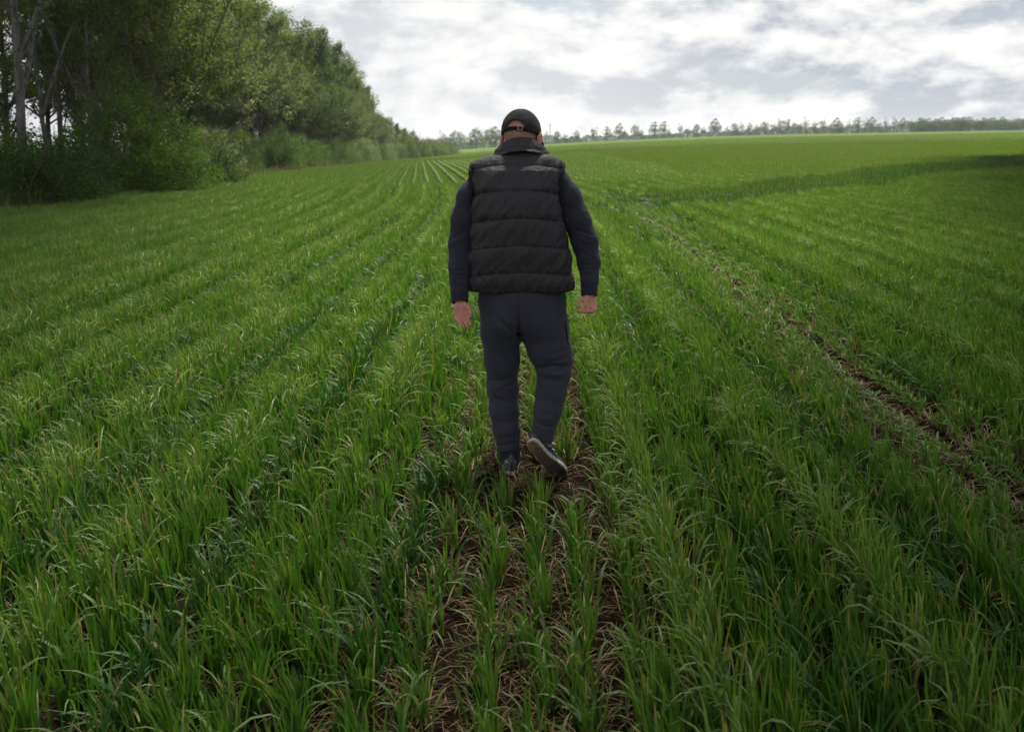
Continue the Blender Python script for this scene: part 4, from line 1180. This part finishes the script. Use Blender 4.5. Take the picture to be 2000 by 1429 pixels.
def make_shrub(seed, H, Wd, nleaf, lsize, c1, c2, name, stems=16, lclump=.15):
    rng = np.random.default_rng(seed); W_ = []; tips = []
    for k in range(stems):
        a = rng.uniform(0, 6.28); t = rng.uniform(.05, 1.25) ; d = (math.cos(a) * math.sin(t), math.sin(a) * math.sin(t), math.cos(t) + .15)
        L = (H * math.cos(t) ** 1.2 + Wd * .5 * math.sin(t)) * rng.uniform(.78, 1.08)
        q, qr = grow(rng, (rng.normal(0, .18), rng.normal(0, .18), -.15), d, L, .035, .006, 6, .10, .05); W_.append((q, qr, 5))
        for j in range(9):
            m = rng.uniform(.15, 1.0) * 5; ii = min(int(m), 4); b0 = q[ii] + (q[ii + 1] - q[ii]) * rng.random()
            s, sr2 = grow(rng, b0, rng.normal(0, .6, 3) + np.array(d) + [0.1, 0, .1], L * rng.uniform(.16, .34), .008, .003, 4, .2, .02); W_.append((s, sr2, 3)); tips.append(s)
    nc = nleaf // 55; v = rng.normal(0, 1, (nc, 3)); v[:, 2] = np.abs(v[:, 2]) * 1.1 - .12; v /= np.linalg.norm(v, axis=1)[:, None]
    rad = rng.random(nc) ** .38 * (1 + .34 * vnoise(v[:, 0] * 2.6 + seed, v[:, 1] * 2.6, v[:, 2] * 2.6, seed=seed))
    cc = v * rad[:, None] * [Wd * .5, Wd * .5, H * .92]; cc[:, 2] = np.abs(cc[:, 2]) + .05
    n = nleaf; k = rng.integers(0, nc, n); C = cc[k] + rng.normal(0, lclump, (n, 3)); C[:, 2] = np.abs(C[:, 2])
    ck = rng.random(nc)[k][:, None] * .75 + rng.random((n, 1)) * .25
    V, Q_ = tubes(W_); LV, LQ, LC = leafquads(rng, C, lsize, np.array(c1) * (1 - ck) + np.array(c2) * ck)
    return (mesh_np(name + '_stems', V, Q_, M_bark), mesh_np(name + '_foliage', LV, LQ, M_bush, False, cols=LC))
def make_far(seed, H, Wd, hb, nleaf, lsize, c1, c2):
    rng = np.random.default_rng(seed); W_ = []
    tp, tr_ = grow(rng, (0, 0, -.3), (rng.normal(0, .05), 0, 1), H * .72, .15, .05, 9, .05, .1); W_.append((tp, tr_, 6))
    nc = nleaf // 30; v = rng.normal(0, 1, (nc, 3)); v /= np.linalg.norm(v, axis=1)[:, None]
    rad = rng.random(nc) ** .4 * (1 + .38 * vnoise(v[:, 0] * 2 + seed, v[:, 1] * 2, v[:, 2] * 2, seed=seed))
    cc = v * rad[:, None] * [Wd * .5, Wd * .5, (H - hb) * .5] + [0, 0, (H + hb) * .5]
    for q in range(14):
        e_ = cc[rng.integers(0, nc)]; b0 = tp[rng.integers(2, 7)]
        W_.append((np.array([b0, (b0 + e_) / 2 - [0, 0, .2], e_]), np.array([.06, .04, .02]), 4))
    k = rng.integers(0, nc, nleaf); C = cc[k] + rng.normal(0, .30, (nleaf, 3)); C[:, 2] = np.maximum(C[:, 2], .2)
    ck = rng.random(nc)[k][:, None] * .7 + rng.random((nleaf, 1)) * .3
    V, Q_ = tubes(W_); LV, LQ, LC = leafquads(rng, C, lsize, np.array(c1) * (1 - ck) + np.array(c2) * ck)
    return (mesh_np('far_tree_trunk', V, Q_, M_bark), mesh_np('far_tree_crown', LV, LQ, M_leaf, False, cols=LC))
G1, G2 = (.070, .105, .026), (.160, .205, .066)
G3, G4 = (.088, .108, .026), (.180, .205, .058)
G5, G6 = (.115, .145, .060), (.235, .265, .130)
TV = [make_tree(1, 11.0, .15, 1.6, 3.6, 56, 16740, .125, G1, G2, M_bark, M_leaf, 'windbreak_tree'),
      make_tree(2, 10.4, .13, 1.4, 3.8, 56, 17360, .125, G5, G6, M_bark, M_leaf, 'windbreak_tree', fork=2),
      make_tree(3, 11.4, .15, 1.8, 3.5, 54, 14880, .125, G3, G4, M_white, M_leaf, 'windbreak_tree', fork=1),
      make_tree(4, 9.6, .12, 1.2, 3.7, 54, 16120, .125, G1, G4, M_bark, M_leaf, 'windbreak_tree', fork=2)]
POP = make_tree(11, 12.5, .165, 3.0, 3.8, 44, 26000, .090, G1, G2, M_white, M_leaf, 'poplar_tree', fork=2, inc=(.6, 1.1))
SLIM = make_tree(12, 11.5, .11, 3.0, 3.0, 40, 18000, .090, G1, G4, M_white, M_leaf, 'slim_tree', fork=1)
BV = [make_shrub(21, 3.5, 4.4, 24000, .085, (.050, .085, .008), (.120, .170, .016), 'shrub', 20),
      make_shrub(22, 2.1, 3.0, 13000, .075, (.026, .058, .009), (.058, .105, .015), 'shrub', 18),
      make_shrub(23, 2.6, 3.4, 14000, .08, (.050, .098, .012), (.110, .165, .026), 'shrub', 18),
      make_shrub(24, 2.9, 3.4, 13000, .08, (.10, .13, .055), (.22, .25, .13), 'shrub', 18)]
used = {}; TREES = []
def place(kind, name, meshes, x, y, rz, s, label, cat, group=None, parts=('trunk', 'crown'), dz=-.05):
    key = meshes[0].name; z = float(terrain(x, y)) + dz
    sv = (s, s, s) if isinstance(s, (int, float)) else s
    if key not in used:
        e = empty(name, (x, y, z), rz); e.scale = sv; tag(e, label, cat)
        for nm, me in zip(parts, meshes): link(nm, me, e)
        used[key] = e
    else: e = copy_thing(used[key], (x, y, z), rz, sv, label)
    TREES.append(e)
    if group: e['group'] = group
    elif 'group' in e: del e['group']
    return e
rng = np.random.default_rng(5)
def edge(y): return float(np.interp(y, [0, 26, 60, 168, 260, 330], [-11.3, -12.3, -14.4, -19.0, -15.5, -14.0]))
def at(px, Y): return PX(px, 300, Y).x
# the near, individually recognisable trees
for meshes, nm, px, Y, rz, s, lab in (
    (POP, 'poplar_tree', 38, 29.5, .4, 1.0, 'thick pale-barked poplar trunk nearest the left edge, forking high up'),
    (SLIM, 'slim_tree', 96, 35, 1.1, .95, 'slim grey trunk leaning just right of the thick pale poplar'),
    (SLIM, 'slim_tree', 121, 37.5, 3.6, 1.08, 'dark bare trunk, right one of the close pair behind the left shrubs'),
    (SLIM, 'slim_tree', 172, 36, 5.2, 1.0, 'slender pale tree rising just left of the big round shrub'),
    (TV[2], 'windbreak_tree', 292, 41, 2.2, .93, 'tall olive-leaved tree standing right behind the big round shrub'),
    (TV[3], 'windbreak_tree', 352, 46, .7, 1.0, 'dense low-branched tree just right of the big round shrub')):
    place('t', nm, meshes, at(px, Y), Y, rz, s, lab, 'tree')
gT = 'trees of the windbreak left of the wheat'
n_t = 0
for row, off in enumerate((3.2, 6.2, 9.6)):
    y = (41.0, 38.5, 60.0)[row]
    while y < 214:
        x = edge(y) - off + rng.normal(0, .5)
        hs = np.interp(y, [30, 60, 100, 125, 150, 178, 214], [1.0, 1.06, 1.06, 1.0, .86, .62, .40]) * rng.uniform(.88, 1.07)
        v = int(rng.choice([0, 1, 2, 3, 0, 1]))
        if row == 0 and y < 60: lab = None
        place('t', 'windbreak_tree', TV[v], x, y, rng.uniform(0, 6.28) if 0 else rng.normal(0, .5) + (3.14 if rng.random() < .0 else 0), (hs * rng.uniform(.92, 1.1), hs * rng.uniform(.92, 1.1), hs),
              ['dull green leafy tree within the receding windbreak left of the field', 'grey-green silvery tree within the receding windbreak left of the field',
               'olive-green tree within the receding windbreak left of the field', 'bushy low-branched tree within the receding windbreak left of the field'][v], 'tree',
              gT)
        e_ = TREES[-1]; third = 'in its nearest third' if y < 95 else ('halfway along' if y < 135 else 'towards its far end')
        kind_ = ('dull green leafy', 'grey-green silvery', 'olive-green', 'bushy low-branched')[v]
        e_['label'] = '%s tree %s the windbreak, %s' % (kind_, ('on the field side of', 'inside', 'at the back of')[row], third)
        e_['group'] = '%s windbreak trees, row %s, %s' % (kind_, ('by the field', 'inside', 'at the back')[row], third)
        n_t += 1
        y += rng.uniform(2.8, 4.2) * (1.25 if row == 2 else 1)
# shrubs
for v, px, Y, dx, rz, s, lab in (
    (0, 262, 33.0, 0, .3, (1.05, 1.05, 1.12), 'big round bright green shrub under the trees at the left'),
    (1, 18, 25.0, 0, 1.3, (1.0, 1, .98), 'dark green shrub cut by the left edge of the photo'),
    (1, 92, 27.0, 0, 4.3, (1.05, 1, .95), 'dark dense shrub between the left-edge shrub and the big round one'),
    (1, 150, 29.8, 0, 2.3, (.9, .9, .95), 'low dark shrub at the left foot of the big round shrub'),
    (0, 175, 37.5, 0, 3.3, (.75, .75, .72), 'upright leafy shrub behind the left flank of the big round shrub'),
    (2, 352, 39.5, 0, 5.3, (.9, .9, .75), 'mid-green shrub touching the right side of the big round shrub'),
    (1, 410, 41.5, 0, .9, (.95, .9, .95), 'rounded shrub standing out into the dry verge'),
    (3, 465, 52, -1.5, .9, (1.1, 1, .95), 'pale grey-green shrub behind the dry verge')):
    place('s', 'shrub', BV[v], at(px, Y) + dx, Y, rz, s, lab, 'shrub', None, ('stems', 'foliage'))
y = 24.5
while y < 60:
    place('s', 'shrub', BV[int(rng.choice([1, 1, 2]))], edge(y) - 4.5 + rng.normal(0, .6), y, rng.uniform(0, 6.28), rng.uniform(.7, .95), 'dark shrub growing between the trunks behind the front shrubs', 'shrub', 'undergrowth between the near trunks', ('stems', 'foliage'))
    y += 3.4
y = 49.0
while y < 182:
    v = int(rng.choice([0, 2, 2, 1, 3, 0])) if y < 100 else int(rng.choice([0, 3, 3, 2]))
    place('s', 'shrub', BV[v], edge(y) - 1.3 + rng.normal(0, .5) - (1.6 if 50 < y < 66 else 0), y, rng.uniform(0, 6.28), rng.uniform(.75, 1.12) * (1.0 if v else .82),
          ['bright green shrub in the hedge along the foot of the windbreak', 'dark green shrub in the hedge along the foot of the windbreak', 'yellow-green shrub in the hedge along the foot of the windbreak', 'pale grey-green shrub in the hedge along the foot of the windbreak'][v], 'shrub',
          'shrubs along the foot of the windbreak' + (', bright', ', dark', ', yellowish', ', pale')[v], ('stems', 'foliage'))
    y += rng.uniform(2.2, 3.2)
y = 182.0
while y < 268:
    place('s', 'shrub', BV[int(rng.choice([0, 2]))], edge(y) - 1.0 + rng.normal(0, 1.0), y, rng.uniform(0, 6.28), (1.3, 1.3, rng.uniform(.85, 1.1) * np.interp(y, [182, 268], [1.25, .85])), 'low green shrub in the tail of the hedge beyond the last windbreak tree', 'shrub', 'low shrubs at the far end of the windbreak', ('stems', 'foliage'))
    y += 3.6
# dry verge weeds
def verge_grass():
    rng = np.random.default_rng(31); n = 26000
    y = 22 + 130 * rng.random(n) ** 1.5; x = np.interp(y, [0, 26, 60, 168], [-11.3, -12.3, -14.4, -19.0]) - np.abs(rng.normal(0, 1.3, n)) + .75
    cl_ = fbm(x * .9, y * .5, seed=90); tall = np.clip(.5 + cl_ * 1.3, .2, 1.2)
    g = (rng.random(n) < .45)[:, None]
    c = np.where(g, np.array([.055, .10, .02]) * rng.uniform(.7, 1.3, (n, 1)), np.array([.155, .105, .062]) * rng.uniform(.45, 1.3, (n, 1)))
    V, Q_, C = blades(rng, np.stack([x, y, terrain(x, y)], -1), rng.uniform(0, 6.28, n), rng.uniform(.25, .95, n) * tall, rng.uniform(.008, .02, n) * np.clip(y / 35, 1, 2.5),
                      np.abs(rng.normal(0, .22, n)), rng.uniform(0, .9, n), c, 3)
    me_ = mesh_np('dry_grass', V, Q_, M_wheat, cols=C)
    tag(link('dry_grass', me_), 'dry brown weeds and rough grass on the verge below the shrubs', 'weeds', kind='stuff')
verge_grass()

# ---- far trees on the horizon
FV = [make_far(41, 9.0, 6.0, 1.6, 3000, .30, (.040, .075, .020), (.090, .135, .040)),
      make_far(42, 8.2, 6.4, 1.6, 3000, .30, (.045, .078, .022), (.098, .140, .044)),
      make_far(43, 9.6, 4.8, 2.6, 1500, .28, (.075, .100, .045), (.130, .150, .075)),
      make_far(44, 8.6, 5.4, 1.2, 2400, .30, (.040, .072, .020), (.088, .130, .038))]
rng = np.random.default_rng(77)
def far_tree(px, Y, hpx, v, label, group, wide=1.0):
    H = hpx / F * Y; x = at(px, Y); v = v if v or rng.random() < .5 else 3; s = H / (9.0, 8.2, 9.6, 8.6)[v]
    place('f', 'far_tree', FV[v], x, Y, rng.uniform(0, 6.28), (s * wide, s * wide, s), label, 'tree', group, dz=-.1)
L1 = 'small pale tree on the skyline left of the man, beyond the shrubs'
for px, h in ((812, 30), (826, 24), (838, 33), (852, 27), (866, 42), (878, 34), (890, 46), (905, 38), (918, 28), (932, 50), (945, 26), (958, 46), (968, 44)):
    far_tree(px, 470 + rng.uniform(-15, 15), h * .86, int(rng.choice([0, 1, 2])), L1, 'small trees on the skyline left of the man', 1.15)
L2 = ('small stunted tree on the skyline right of the man, shorter than its neighbours', 'small full-crowned tree on the sparse skyline row right of the man')
for px, h in ((1067, 30), (1087, 32), (1103, 22), (1126, 27), (1160, 33), (1186, 32), (1208, 38), (1218, 24), (1240, 38), (1252, 22), (1276, 38), (1294, 38), (1306, 20), (1328, 33), (1342, 24),
              (1358, 34), (1372, 22), (1393, 40), (1402, 33), (1418, 25), (1433, 33), (1446, 33), (1462, 28), (1476, 24), (1491, 35), (1508, 28), (1521, 38), (1535, 34), (1548, 30), (1560, 28)):
    far_tree(px, 500 + rng.uniform(-12, 12), h * .80, int(rng.choice([0, 1, 1, 0, 2])), L2[h > 30], ('stunted', 'full-crowned')[h > 30] + ' trees on the skyline right of the man', .95)
L3 = 'leafy tree in the thickening far tree row between the sparse ones and the dark belt'
px = 1572.0
while px < 1775:
    far_tree(px, 500 + rng.uniform(-10, 10), rng.uniform(18, 30), int(rng.choice([0, 1, 2])), L3, 'trees of the middle part of the far row', 1.0); px += rng.uniform(9, 17)
L4 = 'dark tree in the dense far belt on the horizon at the right edge'
px = 1776.0
while px < 2030:
    for dy in (0, 12): far_tree(px + dy * .3, 500 + dy + rng.uniform(-4, 4), rng.uniform(20, 28) - (px - 1776) * .018, int(rng.choice([0, 1])), L4, 'dense far belt at the right', 1.25)
    px += rng.uniform(6, 9)
def far_hedge():
    rng = np.random.default_rng(91); Cs = []; cols = []
    def band(p0, p1, Y, h0, h1, n, c1, c2, pw=1):
        t = rng.random(n); px = p0 + (p1 - p0) * t; Yj = Y + rng.normal(0, 2.5, n); x = (px - 1000) / 1980 * Yj
        hh = (h0 + (h1 - h0) * t) * (.62 + .6 * np.abs(fbm(x * .16, x * 0 + Y, seed=95)) * 2)
        z = terrain(x, Yj) + rng.random(n) ** pw * hh; Cs.append(np.stack([x, Yj, z], -1))
        k = rng.random((n, 1)); cols.append(np.array(c1) * (1 - k) + np.array(c2) * k)
    band(795, 985, 480, 6.0, 4.6, 15000, (.045, .07, .03), (.08, .11, .045))
    band(1040, 1120, 492, 4.2, 3.2, 6000, (.03, .06, .015), (.06, .10, .025))
    band(1120, 1420, 505, 3.0, 3.2, 19000, (.03, .055, .02), (.055, .09, .03))
    band(1420, 1800, 508, 3.2, 4.4, 30000, (.028, .05, .02), (.05, .08, .03))
    band(1780, 2060, 515, 5.0, 4.4, 24000, (.025, .042, .018), (.045, .07, .026))
    C = np.concatenate(Cs); LV, LQ, LC = leafquads(rng, C, .42, np.concatenate(cols))
    tag(link('far_hedge', mesh_np('far_hedge', LV, LQ, M_bush, False, cols=LC)), 'far-off hedge reading as one dark green strip under the skyline trees', 'hedge', kind='stuff')
far_hedge()

# ---- thin utility poles
def pole_mesh():
    V, Q_ = tubes([(np.array([[0, 0, z] for z in np.linspace(-.3, 8.6, 6)]), np.linspace(.17, .11, 6), 10)])
    A_, B_ = tubes([(np.array([[x, 0, 8.0] for x in np.linspace(-.9, .9, 4)]), np.full(4, .06), 6), (np.array([[-.5, 0, 8.0], [0, 0, 7.3]]), np.full(2, .035), 5), (np.array([[.5, 0, 8.0], [0, 0, 7.3]]), np.full(2, .035), 5)])
    I_, J_ = tubes([(np.array([[x, 0, 8.03], [x, 0, 8.16], [x, 0, 8.26]]), np.array([.03, .07, .045]), 8) for x in (-.8, 0.8)] + [(np.array([[0, 0, 8.55], [0, 0, 8.7], [0, 0, 8.8]]), np.array([.03, .07, .045]), 8)])
    m, t, b = mat('weathered concrete'); n = t.noise(t.new('ShaderNodeTexCoord').outputs['Object'], 3, 5); t.l.new(t.ramp(n, [(.3, (.34, .33, .31)), (.7, (.5, .49, .46))]), b.inputs['Base Color'])
    m2, t, b = mat('brown glaze'); b.inputs['Base Color'].default_value = (.12, .07, .05, 1); b.inputs['Roughness'].default_value = .3
    return mesh_np('post', V, Q_, m), mesh_np('crossarm', A_, B_, m), mesh_np('insulators', I_, J_, m2)
PM = pole_mesh()
for px, Y, s, lab, gr in ((1074, 340, .86, 'tallest pale utility pole, on the skyline just right of the cap', None), (1155, 495, .8, 'small pale utility pole amid the sparse skyline trees', 'small poles on the skyline'),
                          (1408, 495, .62, 'small pale utility pole amid the sparse skyline trees', 'small poles on the skyline'), (1568, 495, .72, 'small pale utility pole amid the sparse skyline trees', 'small poles on the skyline'), (1678, 495, .72, 'small pale utility pole amid the sparse skyline trees', 'small poles on the skyline')):
    place('p', 'utility_pole', PM, at(px, Y), Y, .5, s, lab, 'utility pole', gr, ('post', 'crossarm', 'insulators'))
print('trees', n_t, round(time.time() - T00, 1))
